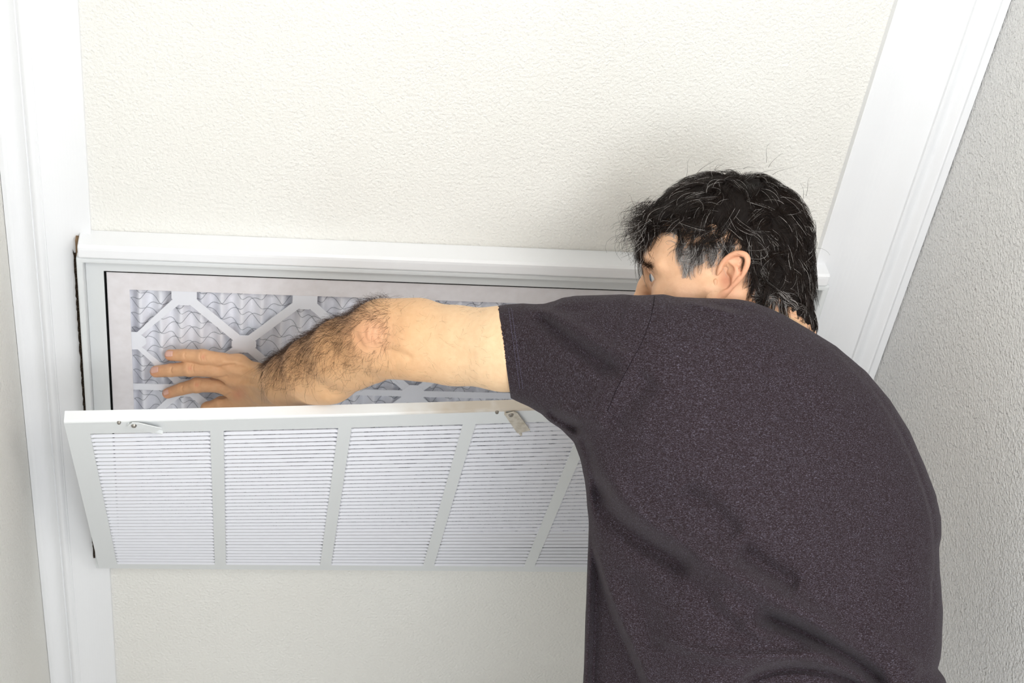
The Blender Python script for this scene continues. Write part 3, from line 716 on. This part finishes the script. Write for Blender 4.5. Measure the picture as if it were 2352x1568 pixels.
# ---- the ear (own fine field, joined to the head)
ef = Field((-.050, .050, -.055), (.040, .118, .055), .0009)
ta = rad(33)        # the ear leans back
def E3(x, z, y=0.0): # ear plane coordinates -> head: flares outwards toward the rear rim
    x = x * 1.16 - .001; z = z * 1.03
    x2 = x * cos(ta) + z * -sin(ta); z2 = x * sin(ta) * .2 + z * cos(ta)
    return (x2 - .003, .0735 + (-x2) * .30 + y + .0015, z2 + .0055)
helix = [(.0065, .000), (.0105, .012), (.0090, .024), (.0010, .0315), (-.0110, .0310), (-.0190, .0225), (-.0215, .0090), (-.0190, -.0050), (-.0135, -.0170)]
hp = spline(helix, 5); ef.chain([E3(a, b, .0035) for a, b in hp], [.0024 + .0006 * sin(pi * i / len(hp)) for i in range(len(hp))], .0022)
lob = spline([(-.0135, -.0170), (-.0080, -.0270), (-.0005, -.0320), (.0045, -.0270), (.0060, -.0190)], 4)
ef.chain([E3(a, b, .0025) for a, b in lob], [.0034 + .0018 * sin(pi * i / len(lob)) for i in range(len(lob))], .004)
ef.ell(E3(-.0015, -.0240, .002), (.0080, .0045, .0085), None, .004)
for (a, b, r1_, r2_) in (((-.004, .022), (-.015, .004), .0095, .0070), ((-.015, .004), (-.008, -.012), .0072, .0060), ((-.008, -.012), (-.002, -.020), .006, .006), ((.004, .018), (-.008, .022), .007, .007)):
    ef.cone(E3(*a, -.0035), E3(*b, -.0035), r1_ * .55, r2_ * .6, .006)
ef.cone((-.010, .060, .000), E3(-.010, .008, -.006), .016, .007, .008)      # root of the ear in the skull
ant = spline([(-.0010, .0200), (-.0090, .0130), (-.0135, .0030), (-.0115, -.0075), (-.0050, -.0150)], 4)
ef.chain([E3(a, b, .0015) for a, b in ant], [.0017] * len(ant), .0030)
ef.cone(E3(.0015, .020, .001), E3(-.009, .013, .0012), .0018, .0024, .003)
ef.cone(E3(.0075, -.006, .0028), E3(.0050, -.0125, .0028), .0034, .0026, .003)    # tragus
ef.cone(E3(-.0020, -.0160, .0022), E3(-.0070, -.0140, .0018), .0024, .0022, .003)
ef.ell(E3(-.0020, -.0040, .0040), (.0085, .0110, .0105), None, .003, 'sub')
ef.ell(E3(.0000, .0105, .0060), (.0070, .0070, .0060), None, .003, 'sub')
ef.ell(E3(-.0040, .0215, .0060), (.0070, .0045, .0050), None, .003, 'sub')
ef.cone(E3(-.0115, .0245, .0065), E3(-.0165, .0060, .0065), .0026, .0026, .002, 'sub')
EV, EQ = ef.mesh('ear'); EVw = h2w(EV); EV2 = EV * np.array([1, -1, 1]); EV2w = h2w(EV2)
# ---- torso and right arm under the shirt, coarse
tf = Field((-.35, -1.25, .75), (.62, -.05, 1.75), .008)
tf.chain([D(1560, 860, 1.93), D(1700, 850, 1.95), D(1820, 930, 1.97)], [.06, .065, .06], .05)
tf.chain([D(1710, 930, 1.95), D(1750, 1120, 1.92), D(1800, 1400, 1.91), D(1790, 1700, 1.91)], [.09, .11, .115, .115], .08)
tf.cone(D(1480, 800, 1.92), D(1580, 840, 1.93), .05, .06, .04)
tf.cone(nm_ @ HB.T + HO, D(1770, 900, 1.98), .050, .055, .04)
rsh = D(1830, 930, 2.03); rel = D(1800, 1120, 2.22); rwr = D(1640, 1120, 2.36)
tf.chain([rsh, rel], [.055, .045], .03); tf.chain([rel, rwr], [.043, .029], .02)
TV, TQ = tf.mesh('torso')
# right hand, hanging loosely behind the body
rh = Field(rwr - .14, rwr + .14, .0022)
ax1 = unit(rwr - rel); ax2 = unit(np.cross(ax1, np.array([0, 0, 1.]))); ax3 = np.cross(ax1, ax2)
def rp_(a, b, c): return rwr + ax1 * a + ax2 * b + ax3 * c
for j, (b_, ln) in enumerate(((-.027, .070), (-.009, .078), (.009, .073), (.026, .058))):
    pts_ = [rp_(.075, b_, 0), rp_(.075 + ln * .45, b_ * 1.15, .006), rp_(.075 + ln * .78, b_ * 1.2, .018), rp_(.075 + ln, b_ * 1.2, .032)]
    rh.chain(pts_, [.0105, .0095, .0085, .0075], .002); rh.cone(rp_(.01, b_ * .6, 0), rp_(.078, b_, 0), .017, .0135, .01)
rh.chain([rp_(.02, -.024, .004), rp_(.045, -.046, .012), rp_(.070, -.055, .020), rp_(.092, -.056, .030)], [.015, .012, .0105, .009], .006)
rh.cone(rp_(-.05, 0, 0), rp_(.02, 0, 0), .029, .024, .012)
RV, RQ = rh.mesh('rhand')

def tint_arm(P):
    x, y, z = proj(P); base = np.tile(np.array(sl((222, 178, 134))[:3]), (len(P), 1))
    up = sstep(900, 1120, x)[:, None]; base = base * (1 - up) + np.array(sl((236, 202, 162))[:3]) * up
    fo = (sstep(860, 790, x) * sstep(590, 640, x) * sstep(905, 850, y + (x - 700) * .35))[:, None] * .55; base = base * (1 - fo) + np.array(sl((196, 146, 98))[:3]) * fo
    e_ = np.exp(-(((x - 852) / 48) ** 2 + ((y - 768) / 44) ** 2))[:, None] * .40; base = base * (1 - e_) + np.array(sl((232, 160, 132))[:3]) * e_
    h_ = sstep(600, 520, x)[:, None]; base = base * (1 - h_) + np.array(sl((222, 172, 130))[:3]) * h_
    for (a, b, r_) in ((380, 816, 16), (350, 852, 16), (378, 905, 16), (466, 819, 5), (436, 846, 5), (452, 884, 5), (548, 905, 14)):
        k_ = np.exp(-(((x - a) / r_) ** 2 + ((y - b) / r_) ** 2))[:, None] * .5; base = base * (1 - k_) + np.array(sl((222, 142, 112))[:3]) * k_
    return base
def tint_head(Ph):
    x, y, z = Ph.T; y = np.abs(y); base = np.tile(np.array(sl((230, 184, 148))[:3]), (len(Ph), 1))
    def blend(w_, c): 
        nonlocal base; base = base * (1 - w_[:, None]) + np.array(sl(c)[:3]) * w_[:, None]
    blend(.45 * np.exp(-(((x - .045) / .02) ** 2 + ((z + .03) / .03) ** 2)), (206, 168, 150))
    blend(.42 * sstep(.076, .084, y) * sstep(.035, .0, x), (226, 146, 118))
    blend(.55 * np.exp(-(((x + .006) / .009) ** 2 + ((z - .001) / .012) ** 2)) * (y > .06) * sstep(.088, .078, y), (176, 92, 70))
    blend(.4 * np.exp(-(((x + .05) / .03) ** 2 + ((z + .03) / .03) ** 2)), (210, 138, 104))
    br, t_, _ = polydist(y, z, [(.010, .031), (.034, .038), (.052, .030)]); blend(.35 * sstep(.006, .002, br) * (x > .06), (90, 66, 52))
    blend(.35 * np.exp(-((np.hypot(y - .032, z - .013) / .014) ** 2)) * (x > .06), (190, 120, 92))
    blend(.6 * sstep(.030, .012, y) * sstep(.010, .004, np.abs(z + .063)) * (x > .09), (190, 110, 98))
    return base
# strokes carved in the skin: knuckle creases, elbow folds
def carve(Vw, Qw, strokes):
    N = vnormals(Vw, Qw); x, y, z = proj(Vw); facing = ((CAM - Vw) * N).sum(1) > 0; d_ = np.zeros(len(Vw))
    for pts, w_, amp in strokes:
        P2 = spline(pts, 5); d, t, _ = polydist(x, y, P2); d_ += amp * np.exp(-(d / w_) ** 2) * sstep(0, .15, t) * sstep(1, .85, t)
    return Vw + N * (d_ * facing)[:, None]
HS = []
for (cx_, cy_, n_, hgt, sp) in ((466, 819, 3, 11, 6), (424, 816, 1, 8, 5), (438, 846, 3, 12, 6), (393, 850, 1, 9, 5), (454, 884, 3, 11, 5), (418, 893, 1, 8, 4)):
    for i in range(n_): HS.append(([(cx_ + (i - n_ / 2 + .5) * sp + 2, cy_ - hgt), (cx_ + (i - n_ / 2 + .5) * sp - 1, cy_), (cx_ + (i - n_ / 2 + .5) * sp + 2, cy_ + hgt)], 1.8, -.0007))
HS += [([(500, 828), (560, 836), (600, 856)], 6, .0010), ([(500, 848), (555, 858), (600, 872)], 6, .0012), ([(510, 884), (560, 884), (600, 888)], 6, .0010), ([(520, 840), (570, 848), (600, 862)], 6, -.0010), ([(505, 868), (560, 872), (600, 880)], 6, -.0010),
       ([(498, 845), (525, 838), (545, 836)], 3, -.0012), ([(480, 868), (505, 868), (525, 862)], 3, -.0012), ([(478, 906), (510, 912), (535, 900)], 3, -.0010), ([(575, 925), (572, 890), (580, 850)], 8, -.0006)]
HV = smooth_mesh(HV, HQ, 2); HV = carve(HV, HQ, [(a, b, c * 1.7) for a, b, c in HS])
AS = [([(845, 740), (838, 765), (845, 792)], 5, -.0014), ([(860, 738), (852, 765), (858, 795)], 4, -.0012), ([(873, 742), (866, 768), (872, 796)], 4, -.0011), ([(886, 745), (880, 770), (886, 796)], 4, -.0010),
      ([(836, 788), (870, 800), (905, 808), (955, 828)], 10, -.0032), ([(812, 760), (830, 795), (865, 815)], 8, -.0025), ([(845, 840), (870, 840), (910, 845)], 14, .003), ([(850, 735), (846, 760), (852, 785)], 12, .0015), ([(800, 735), (770, 760), (720, 790)], 14, .0012),
      ([(905, 870), (850, 880), (790, 905), (730, 920)], 10, .0015), ([(640, 905), (680, 900), (720, 905)], 8, .001), ([(1000, 760), (1060, 775), (1140, 780)], 30, .0015), ([(990, 800), (1040, 812), (1100, 820)], 16, -.0012)]
AV = smooth_mesh(AV, AQ, 3); AV = carve(AV, AQ, AS)
def under_shirt(Vw, mg=.008):
    x, y, z = proj(Vw); ins = inside_poly(x, y, sil); out = Vw.copy()
    for i in np.nonzero(ins & (z < 2.25))[0]:
        d = Vector(ray(x[i], y[i])).normalized(); r_ = bvh_shirt.ray_cast(Vector(CAM), d)
        if r_[0] is None: continue
        zz = ((np.array(r_[0]) - CAM) @ R)[2] + mg
        if z[i] < zz: out[i] = D(x[i], y[i], zz)
    return out
TV = under_shirt(TV, .014); TV = smooth_mesh(TV, TQ, 2)
EVw = smooth_mesh(EVw, EQ, 1, .35); EV2w = smooth_mesh(EV2w, EQ, 1, .35)
FVw = smooth_mesh(FVw, FQ, 2)
FVw = carve(FVw, FQ, [([(1492, 628), (1500, 640), (1508, 645)], 3, -.0006), ([(1478, 655), (1486, 668), (1492, 682)], 7, -.0012)])
mA = proj(AV)[0] > hem_x(proj(AV)[1]) + 1; AV[mA] = under_shirt(AV[mA], .0032); FVw = under_shirt(FVw); EVw = under_shirt(EVw, .004)
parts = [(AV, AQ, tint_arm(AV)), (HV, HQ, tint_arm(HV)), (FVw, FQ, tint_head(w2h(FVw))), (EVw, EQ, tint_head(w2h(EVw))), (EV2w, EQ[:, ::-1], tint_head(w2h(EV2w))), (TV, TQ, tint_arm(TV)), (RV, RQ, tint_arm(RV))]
Vs, Qs, Cs, off = [], [], [], 0
for v_, q_, c_ in parts: Vs.append(v_); Qs.append(q_ + off); Cs.append(c_); off += len(v_)
me = mesh_np('body', np.concatenate(Vs), np.concatenate(Qs)); set_color(me, 'tint', np.concatenate(Cs))
body = link('body', me, M_skin, smooth=True); adopt(body, man)
bv = [BVHTree.FromPolygons([tuple(v) for v in a], [tuple(q_) for q_ in b]) for a, b in ((AV, AQ), (HV, HQ), (FVw, FQ))]
# ---- nails
for i, (px, py, lx, ly, an) in enumerate(((387, 812, 11, 8.0, .05), (354, 849, 11.5, 8.5, -.05), (381, 901, 8.5, 6.5, -.25))):
    c0 = hit(bv[1], px, py)
    if not c0: continue
    n_ = c0[1]; xa = (Vector(D(px - 10 * cos(an), py - 10 * sin(an), 2.4)) - Vector(D(px, py, 2.4))).normalized(); xa = (xa - n_ * xa.dot(n_)).normalized(); ya = n_.cross(xa)
    Vn = []; Fn = []; nr, nc = 7, 9
    for a in range(nr):
        for b in range(nc):
            uu = -1 + 2 * a / (nr - 1); vv = -1 + 2 * b / (nc - 1)
            k_ = (1 - .28 * uu ** 4) if abs(uu) > .2 else 1
            P_ = c0[0] + xa * (uu * lx * .00068) + ya * (vv * ly * .00068 * k_); h_ = bv[1].find_nearest(P_ + n_ * .0005)
            Vn.append(tuple(h_[0] + n_ * (.0005 - .0002 * vv * vv)))
    for a in range(nr - 1):
        for b in range(nc - 1): Fn.append((a * nc + b, a * nc + b + 1, (a + 1) * nc + b + 1, (a + 1) * nc + b))
    o = link('fingernail', mesh_py('fingernail', Vn, Fn), M_nail, smooth=True); adopt(o, man)
    md = o.modifiers.new('thick', 'SOLIDIFY'); md.thickness = .0005; md.offset = 0
# ---- eyes
for s_ in (1, -1):
    bm = bmesh.new(); bmesh.ops.create_uvsphere(bm, u_segments=24, v_segments=16, radius=.0124, matrix=Matrix.Translation(Vector(h2w((.0815, .032 * s_, .0125)))))
    eb = bm_obj('eyeball', bm, M_eye, smooth=True); adopt(eb, man)
    bm = bmesh.new(); gz = unit(HB @ np.array((1, .25, -.05)))
    q_ = Vector(gz).to_track_quat('Z', 'Y').to_matrix().to_4x4()
    bmesh.ops.create_cone(bm, cap_ends=True, segments=20, radius1=.0058, radius2=.0030, depth=.0016, matrix=Matrix.Translation(Vector(h2w((.0815, .032 * s_, .0125)) + gz * .0117)) @ q_)
    ir = bm_obj('iris', bm, M_iris, smooth=True); ir.parent = eb; ir.matrix_parent_inverse = Matrix.Translation(man.location).inverted() if False else eb.matrix_world.inverted()

# ---- head hair
rngh = np.random.default_rng(3)
def scalp(P):      # implicit scalp in head axes: skull + nape
    def el_(c, r): 
        q1 = (P - np.array(c)) / np.array(r); l1 = np.linalg.norm(q1, axis=-1); l2 = np.linalg.norm(q1 / np.array(r), axis=-1) + 1e-9; return l1 * (l1 - 1) / l2
    def cn(a, b, ra, rb):
        a = np.array(a); b = np.array(b); ab = b - a; t = np.clip((P - a) @ ab / (ab @ ab), 0, 1); return np.linalg.norm(P - a - t[..., None] * ab, axis=-1) - (ra + (rb - ra) * t)
    d = [el_((-.006, 0, .046), (.097, .0765, .080)), el_((.020, 0, .044), (.078, .068, .070)), cn((-.030, 0, -.015), nm_, .062, .060), el_((.040, 0, .0), (.056, .064, .070)), cn((-.055, .022, -.01), nm_ + np.array([-.02, .01, 0]), .036, .040)]
    o = d[0]
    for e, k in zip(d[1:], (.02, .03, .03, .02)):
        h_ = np.maximum(k - np.abs(o - e), 0) / k; o = np.minimum(o, e) - h_ * h_ * k * .25
    return o
def sgrad(P, e=.0015):
    g = np.stack([scalp(P + np.eye(3)[i] * e) - scalp(P - np.eye(3)[i] * e) for i in range(3)], -1); return g / (np.linalg.norm(g, axis=-1, keepdims=True) + 1e-9)
hpoly = [(1528, 520), (1545, 545), (1553, 580), (1572, 624), (1588, 612), (1620, 600), (1650, 590), (1676, 574), (1700, 566), (1720, 590), (1722, 640), (1716, 668), (1745, 672), (1790, 694), (1822, 740), (1850, 800), (1930, 800), (1930, 500), (1750, 380), (1600, 380), (1480, 430), (1415, 520), (1425, 640), (1462, 628), (1476, 592), (1498, 558), (1515, 535)]
epoly = [(1660, 600), (1680, 582), (1700, 582), (1708, 610), (1704, 650), (1680, 690), (1640, 690)]
def hairy(Ph):
    M_ = Ph.copy(); M_[:, 1] = np.abs(M_[:, 1]); x, y, z = proj(h2w(M_)); return inside_poly(x, y, hpoly) & ~inside_poly(x, y, epoly)
# candidate roots over the scalp
n0 = 130000; dr = rngh.normal(size=(n0, 3)); dr /= np.linalg.norm(dr, axis=1, keepdims=True)
Pc = np.array([-.01, 0, .035]) + dr * .10
lowz = rngh.random(n0) < .22; Pc[lowz] = nm_ * rngh.random((lowz.sum(), 1)) * .9 + np.array([-.03, 0, -.015]) * .5 + dr[lowz] * .065
for _ in range(12): Pc = Pc - sgrad(Pc) * scalp(Pc)[:, None]
ok = (np.abs(scalp(Pc)) < .001) & hairy(Pc)
Pc = Pc[ok]; w_, z_ = None, None
# thin density near the eye-level temple; keep near side denser
wx, wy, _ = proj(h2w(Pc)); near_ = ((CAM - h2w(Pc)) * (sgrad(Pc) @ HB.T)).sum(1) > -.25
keep = near_ | (rngh.random(len(Pc)) < .35); Pc = Pc[keep]; wx = wx[keep]; wy = wy[keep]
Pc = Pc[:27000]; wx = wx[:27000]; wy = wy[:27000]
N_ = len(Pc); Kh = 9
crown = np.array([-.055, .0, .125])
def flow(P):
    """combing direction in head axes: from the crown forward and down, back of the head downwards"""
    r = P - crown; side = np.abs(P[:, 1]) / .075
    fwd = sstep(-.050, .02, P[:, 0])[:, None]
    front = np.stack([np.full(len(P), .72), np.sign(P[:, 1]) * .35, -.10 - .75 * side], 1)
    back = np.stack([r[:, 0] * 5 - .15, np.sign(P[:, 1]) * .35 * side, np.full(len(P), -1.0)], 1)
    return front * fwd + back * (1 - fwd)
cl = rngh.normal(size=(900, 3)); clump_pts = Pc[rngh.integers(0, N_, 900)]
ids = np.zeros(N_, int)
for a in range(0, N_, 3000):
    ids[a:a + 3000] = np.argmin(((Pc[a:a + 3000, None] - clump_pts[None]) ** 2).sum(-1), 1)
cph = rngh.random(900) * 6.28; cdir = rngh.normal(size=(900, 3)) * .62
side_t = sstep(1585, 1545, wx) * (wy > 520) ; 
thin = (inside_poly(wx, wy, [(1525, 515), (1600, 560), (1690, 540), (1720, 590), (1650, 600), (1570, 640)]) | (wy > 668) & (wx < 1775)) & (wx < 1900)
Ln = np.where(thin, .023, .040) * (1 + .35 * rngh.normal(size=N_)).clip(.5, 1.7)
Ln = np.where((wy > 640) & (wx > 1700), .031, Ln) * np.where(wx < 1520, 1.15, 1)
P_ = Pc.copy(); pts_ = [P_.copy()]; hgt = np.zeros(N_)
lift = np.where(thin, .0022, .0095) * (.55 + .75 * rngh.random(N_)); lift = np.where((wy > 640) & (wx > 1700), .006, lift)
jit = rngh.normal(size=(N_, 3)) * .12
for k in range(1, Kh):
    t = k / (Kh - 1); g = sgrad(P_); d = flow(P_); d /= np.linalg.norm(d, axis=1, keepdims=True)
    wv = np.stack([np.sin(cph[ids] + t * 3.2), np.cos(cph[ids] * 1.7 + t * 2.6), np.sin(cph[ids] * 2.3 + t * 2.9)], 1) * .55
    d = d + cdir[ids] + wv + jit; d -= g * (d * g).sum(1, keepdims=True); d /= np.linalg.norm(d, axis=1, keepdims=True) + 1e-9
    P_ = P_ + d * (Ln / (Kh - 1))[:, None]
    target = lift * (1 - (1 - t) ** 2.2) * (1 + .55 * np.sin(cph[ids] * 3)); g = sgrad(P_); P_ = P_ + g * (target - scalp(P_))[:, None]
    pts_.append(P_.copy())
HP = np.stack(pts_, 1)
mean = np.stack([np.stack([np.bincount(ids, HP[:, k, c], minlength=900) for c in range(3)], 1) for k in range(Kh)], 1) / np.maximum(np.bincount(ids, minlength=900), 1)[:, None, None]
HP = HP + (mean[ids] - HP) * (np.linspace(0, 1, Kh) ** .9 * .62)[None, :, None] * np.where(thin, .3, 1)[:, None, None]
qx, qy, _ = proj(h2w(HP.reshape(-1, 3))); qi = inside_poly(qx, qy, [(1548, 532), (1500, 566), (1478, 602), (1462, 640), (1470, 700), (1655, 700), (1652, 614), (1618, 624), (1572, 660), (1550, 600)]).reshape(-1, Kh)
nearh = ((CAM - h2w(HP[:, 0])) * (sgrad(HP[:, 0]) @ HB.T)).sum(1) > -.1
qe = inside_poly(qx, qy, [(1655, 610), (1680, 588), (1704, 588), (1712, 620), (1700, 690), (1640, 690)]).reshape(-1, Kh)
qt = inside_poly(qx, qy, [(1545, 540), (1600, 552), (1690, 548), (1705, 575), (1650, 600), (1572, 632)]).reshape(-1, Kh)
bad = (qi[:, 3:].any(1) | qe[:, 1:].any(1) | (qt[:, -1] & ~thin & (rngh.random(N_) < .7))) & nearh & (rngh.random(N_) > .04)
HP = HP[~bad]
# forelock and fly-away hairs
def extra(n, roots_px, dvec, L_, lift_, curl):
    out = []
    for i in range(n):
        a = roots_px[rngh.integers(0, len(roots_px))]; base = np.array(a) + rngh.normal(size=3) * .006
        p = base.copy(); d = unit(np.array(dvec) + rngh.normal(size=3) * .3); ln = L_ * (.6 + .7 * rngh.random()); ph = rngh.random() * 6.28; l = [p.copy()]
        for k in range(1, Kh):
            t = k / (Kh - 1); d = unit(d + np.array([-.10, 0, -.22]) * curl + .35 * curl * np.array([sin(ph + 4 * t), cos(ph + 3 * t), sin(ph * 2 + 4 * t)])); p = p + d * ln / (Kh - 1); l.append(p.copy())
        out.append(l)
    return np.array(out)
fr = [np.array([.088, y, .098 - 8 * y * y]) for y in np.linspace(-.035, .045, 12)]
X1 = extra(900, fr, (.75, .1, -.35), .040, 0, 1.0)
X2 = extra(420, [np.array([.094, y, .080]) for y in (-.02, 0, .02, .035)], (.55, .1, -.8), .048, 0, 1.2)
cr = [np.array([x, y, .130]) for x in np.linspace(-.06, .05, 6) for y in (-.02, .02)] + [np.array([-.10, .0, z]) for z in (.03, .06, .09)]
X3 = extra(24, cr, (-.5, .2, .5), .034, 0, .5)
HPx = np.concatenate([X1, X2, X3]); HPa = np.concatenate([HP, HPx]); NA = len(HPa)
sx, sy, _ = proj(h2w(HPa[:, 0]))
grey = .05 + .85 * (inside_poly(sx, sy, [(1525, 520), (1590, 560), (1660, 555), (1720, 570), (1700, 610), (1560, 660)])) + .22 * (sy > 640) * (sx < 1830)
grey += .10 * (sx < 1500)
isg = rngh.random(NA) < grey
dark = np.array(sl((36, 26, 21))[:3]) * (.4 + .9 * rngh.random((NA, 1))); lite = np.array(sl((196, 190, 186))[:3]) * (.55 + .6 * rngh.random((NA, 1)))
colr = np.where(isg[:, None], lite, dark)
V, Q = tubes(h2w(HPa.reshape(-1, 3)).reshape(NA, Kh, 3), .00026, .00008)
me = mesh_np('hair', V, Q); set_color(me, 'tint', np.repeat(colr, Kh * 3, 0)); hair = link('hair', me, M_hair, smooth=True); adopt(hair, man); hair['kind'] = 'stuff'
# hair mass close to the scalp
hb = Field((-.16, -.11, -.16), (.12, .11, .16), .0022)
X, Y, Z = np.meshgrid(*[hb.lo[i] + hb.res * np.arange(hb.n[i]) for i in range(3)], indexing='ij')
Pg = np.stack([X.ravel(), Y.ravel(), Z.ravel()], 1); sc_ = scalp(Pg); nearb = np.abs(sc_) < .012
hm = np.full(len(Pg), .01); g_ = Pg[nearb]; M2 = g_.copy(); M2[:, 1] = np.abs(M2[:, 1]); ax_, ay_, _ = proj(h2w(M2))
mpoly = [(1520, 498), (1560, 512), (1640, 516), (1695, 540), (1724, 590), (1728, 655), (1760, 672), (1800, 694), (1830, 745), (1860, 800), (1930, 800), (1930, 500), (1750, 380), (1600, 380), (1480, 430), (1415, 520), (1425, 620), (1455, 612), (1470, 582), (1495, 550), (1512, 528)]
pd_, _, _ = polydist(ax_, ay_, mpoly + mpoly[:1]); ins = inside_poly(ax_, ay_, mpoly); edge = np.where(ins, pd_, -pd_); pe_, _, _ = polydist(ax_, ay_, epoly + epoly[:1]); edge = np.minimum(edge, np.where(inside_poly(ax_, ay_, epoly), -pe_, pe_))
hm[nearb] = sc_[nearb] - np.clip(edge * .00022, -.006, .0060)
hb.g = hm.reshape(hb.n).astype(np.float32); BV_, BQ_ = hb.mesh('hairbase')
BVw = h2w(BV_); nrm = vnormals(BVw, BQ_); BVw += nrm * (.0012 * np.sin(BV_[:, 0] * 420 + 3 * np.sin(BV_[:, 2] * 160)) * np.sin(BV_[:, 2] * 260 + BV_[:, 1] * 300))[:, None]
o = link('hair_mass', mesh_np('hair_mass', BVw, BQ_), mat('hair_base', (24, 19, 17), .8, .15), smooth=True); adopt(o, man)
# eyebrows
bp = []
for s_ in (1, -1):
    for i in range(620):
        t = rngh.random(); y = .009 + .044 * t; z = .031 + .009 * sin(pi * min(1, t * 1.2)) * 1.0 - .003 * t + rngh.normal() * .0022; 
        h_ = bv[2].ray_cast(Vector(h2w((.16, y * s_, z))), Vector(-HB[:, 0]))
        if h_[0] is None: continue
        p = w2h(np.array(h_[0])); d = unit((-.35 * t, s_ * (.3 + .5 * t), .55 - .7 * t) + rngh.normal(size=3) * .25); ln = .009
        bp.append([p + d * ln * k / 4 + np.array([.0012, 0, 0]) * k * (1 - k / 5) for k in range(5)])
V, Q = tubes(h2w(np.array(bp).reshape(-1, 3)).reshape(-1, 5, 3), .00019, .00007)
o = link('eyebrow_hair', mesh_np('eyebrow_hair', V, Q), M_bodyhair, smooth=True); adopt(o, man); o['kind'] = 'stuff'
lash = []
for s_ in (1, -1):
    lash.append(spline([h2w((.0925, .019 * s_, .0150)), h2w((.0945, .031 * s_, .0195)), h2w((.0850, .0455 * s_, .0130))], 6))
o = tube_obj('eyelashes', lash, .0007, M_bodyhair, man); o.matrix_parent_inverse = Matrix.Translation(man.location).inverted()
# ---- arm hair: grows along the forearm toward the wrist and the little-finger side
Na = vnormals(AV, AQ); xx, yy, _ = proj(AV)
edge_up = np.interp(xx, [600, 700, 800, 850, 1100], [845, 770, 725, 708, 705]); rel_ = (yy - edge_up) / np.interp(xx, [600, 700, 850, 1100], [90, 150, 180, 190])
dens = (sstep(935, 850, xx) * sstep(590, 630, xx)) * (np.clip(1.15 - 1.35 * rel_, .06, 1)) + .05 * sstep(880, 950, xx) * (xx < 1120)
dens = np.where(np.hypot(xx - 850, yy - 768) < 34, dens * .04, dens)
dens = np.where((yy > 900) & (xx < 860), 0, dens)
dens[((CAM - AV) * Na).sum(1) < -.35] *= .5
cand = rngh.choice(len(AV), 6500, replace=True, p=dens / dens.sum()); cand2 = None
roots = AV[cand] + rngh.normal(size=(6500, 3)) * .0008; nn_ = Na[cand]
fd = unit(wr - el); px_ = xx[cand]; py_ = yy[cand]
patch = np.sin(px_ * .045 + 1.3 * np.sin(py_ * .05)) * .5
dirv = fd[None] * 1.0 + (R[:, 1] * .55)[None] * (1 + patch[:, None]) + rngh.normal(size=(6500, 3)) * .38
upm = (px_ > 900)[:, None]; dirv = np.where(upm, (R[:, 0] * .7 + R[:, 1] * .6)[None] * (1 + 0 * patch[:, None]) + rngh.normal(size=(6500, 3)) * .6, dirv)
dirv -= nn_ * (dirv * nn_).sum(1, keepdims=True); dirv /= np.linalg.norm(dirv, axis=1, keepdims=True)
ln = np.where(px_ > 900, .009, .0150) * (.5 + .8 * rngh.random(6500)); curl = np.cross(nn_, dirv) * rngh.normal(size=(6500, 1)) * .9
lf = np.where(rel_[cand] < .1, .55, .22)[:, None] * (.6 + .8 * rngh.random((6500, 1)))
pp = np.stack([roots + (dirv * t + curl * t * t * .55 + nn_ * (lf * t * (1 - .45 * t) + .02)) * ln[:, None] for t in np.linspace(0, 1, 6)], 1)
V, Q = tubes(pp, np.where(px_ > 900, .00006, .00011), .00004)
o = link('arm_hair', mesh_np('arm_hair', V, Q), M_bodyhair, smooth=True); adopt(o, man); o['kind'] = 'stuff'
# ---- trousers, shoes (below the frame)
lg = Field((-.30, -1.40, .03), (.80, -.30, 1.22), .010)
fwdb = unit((-.5, .87, 0)); latb = np.array([fwdb[1], -fwdb[0], 0]); hc = hipc.copy(); hc[0] = min(hc[0], .33)
feet = []
for s_ in (-1, 1):
    a = hc + latb * .09 * s_; kn_ = np.array([a[0], a[1], .55]) + fwdb * .10 + latb * .03 * s_; an_ = np.array([a[0], a[1], .10]) - fwdb * .02 + latb * .05 * s_
    lg.chain([a, kn_, an_], [.098, .070, .056], .05); feet.append(an_)
lg.cone(hc - latb * .06, hc + latb * .06, .125, .125, .06); lg.cone(hc, D(1790, 1720, 1.94), .125, .12, .06)
V, Q = lg.mesh('trousers'); o = link('trousers', mesh_np('trousers', V, Q), M_trouser, smooth=True); adopt(o, man)
for an_ in feet:
    sf = Field(an_ - .25, an_ + .25, .006); g0 = np.array([an_[0], an_[1], 0])
    sf.chain([g0 + (0, 0, .075), g0 - fwdb * .02 + (0, 0, .045), g0 + fwdb * .10 + (0, 0, .042), g0 + fwdb * .17 + (0, 0, .036)], [.045, .040, .042, .034], .02)
    zg = sf.lo[2] + sf.res * np.arange(sf.n[2]); sf.g = np.maximum(sf.g, (.001 - zg)[None, None, :]).astype(np.float32)
    V, Q = sf.mesh('shoe'); o = link('shoe', mesh_np('shoe', V, Q), M_shoe, smooth=True); adopt(o, man)
# collar ribbing around the neck
nc = D(1738, 812, 2.0); nax = unit(h2w(nm_) - D(1800, 890, 1.985)); e1 = unit(np.cross(nax, R[:, 0])); e2 = np.cross(nax, e1)
ring = np.array([nc + nax * .006 + (e1 * cos(a) + e2 * sin(a)) * .060 for a in np.linspace(0, 2 * pi, 49)])
V, Q = tubes(ring[None], .004, sides=8); 
o = link('collar', mesh_np('collar', V, Q), M_rib, tsh, smooth=True)
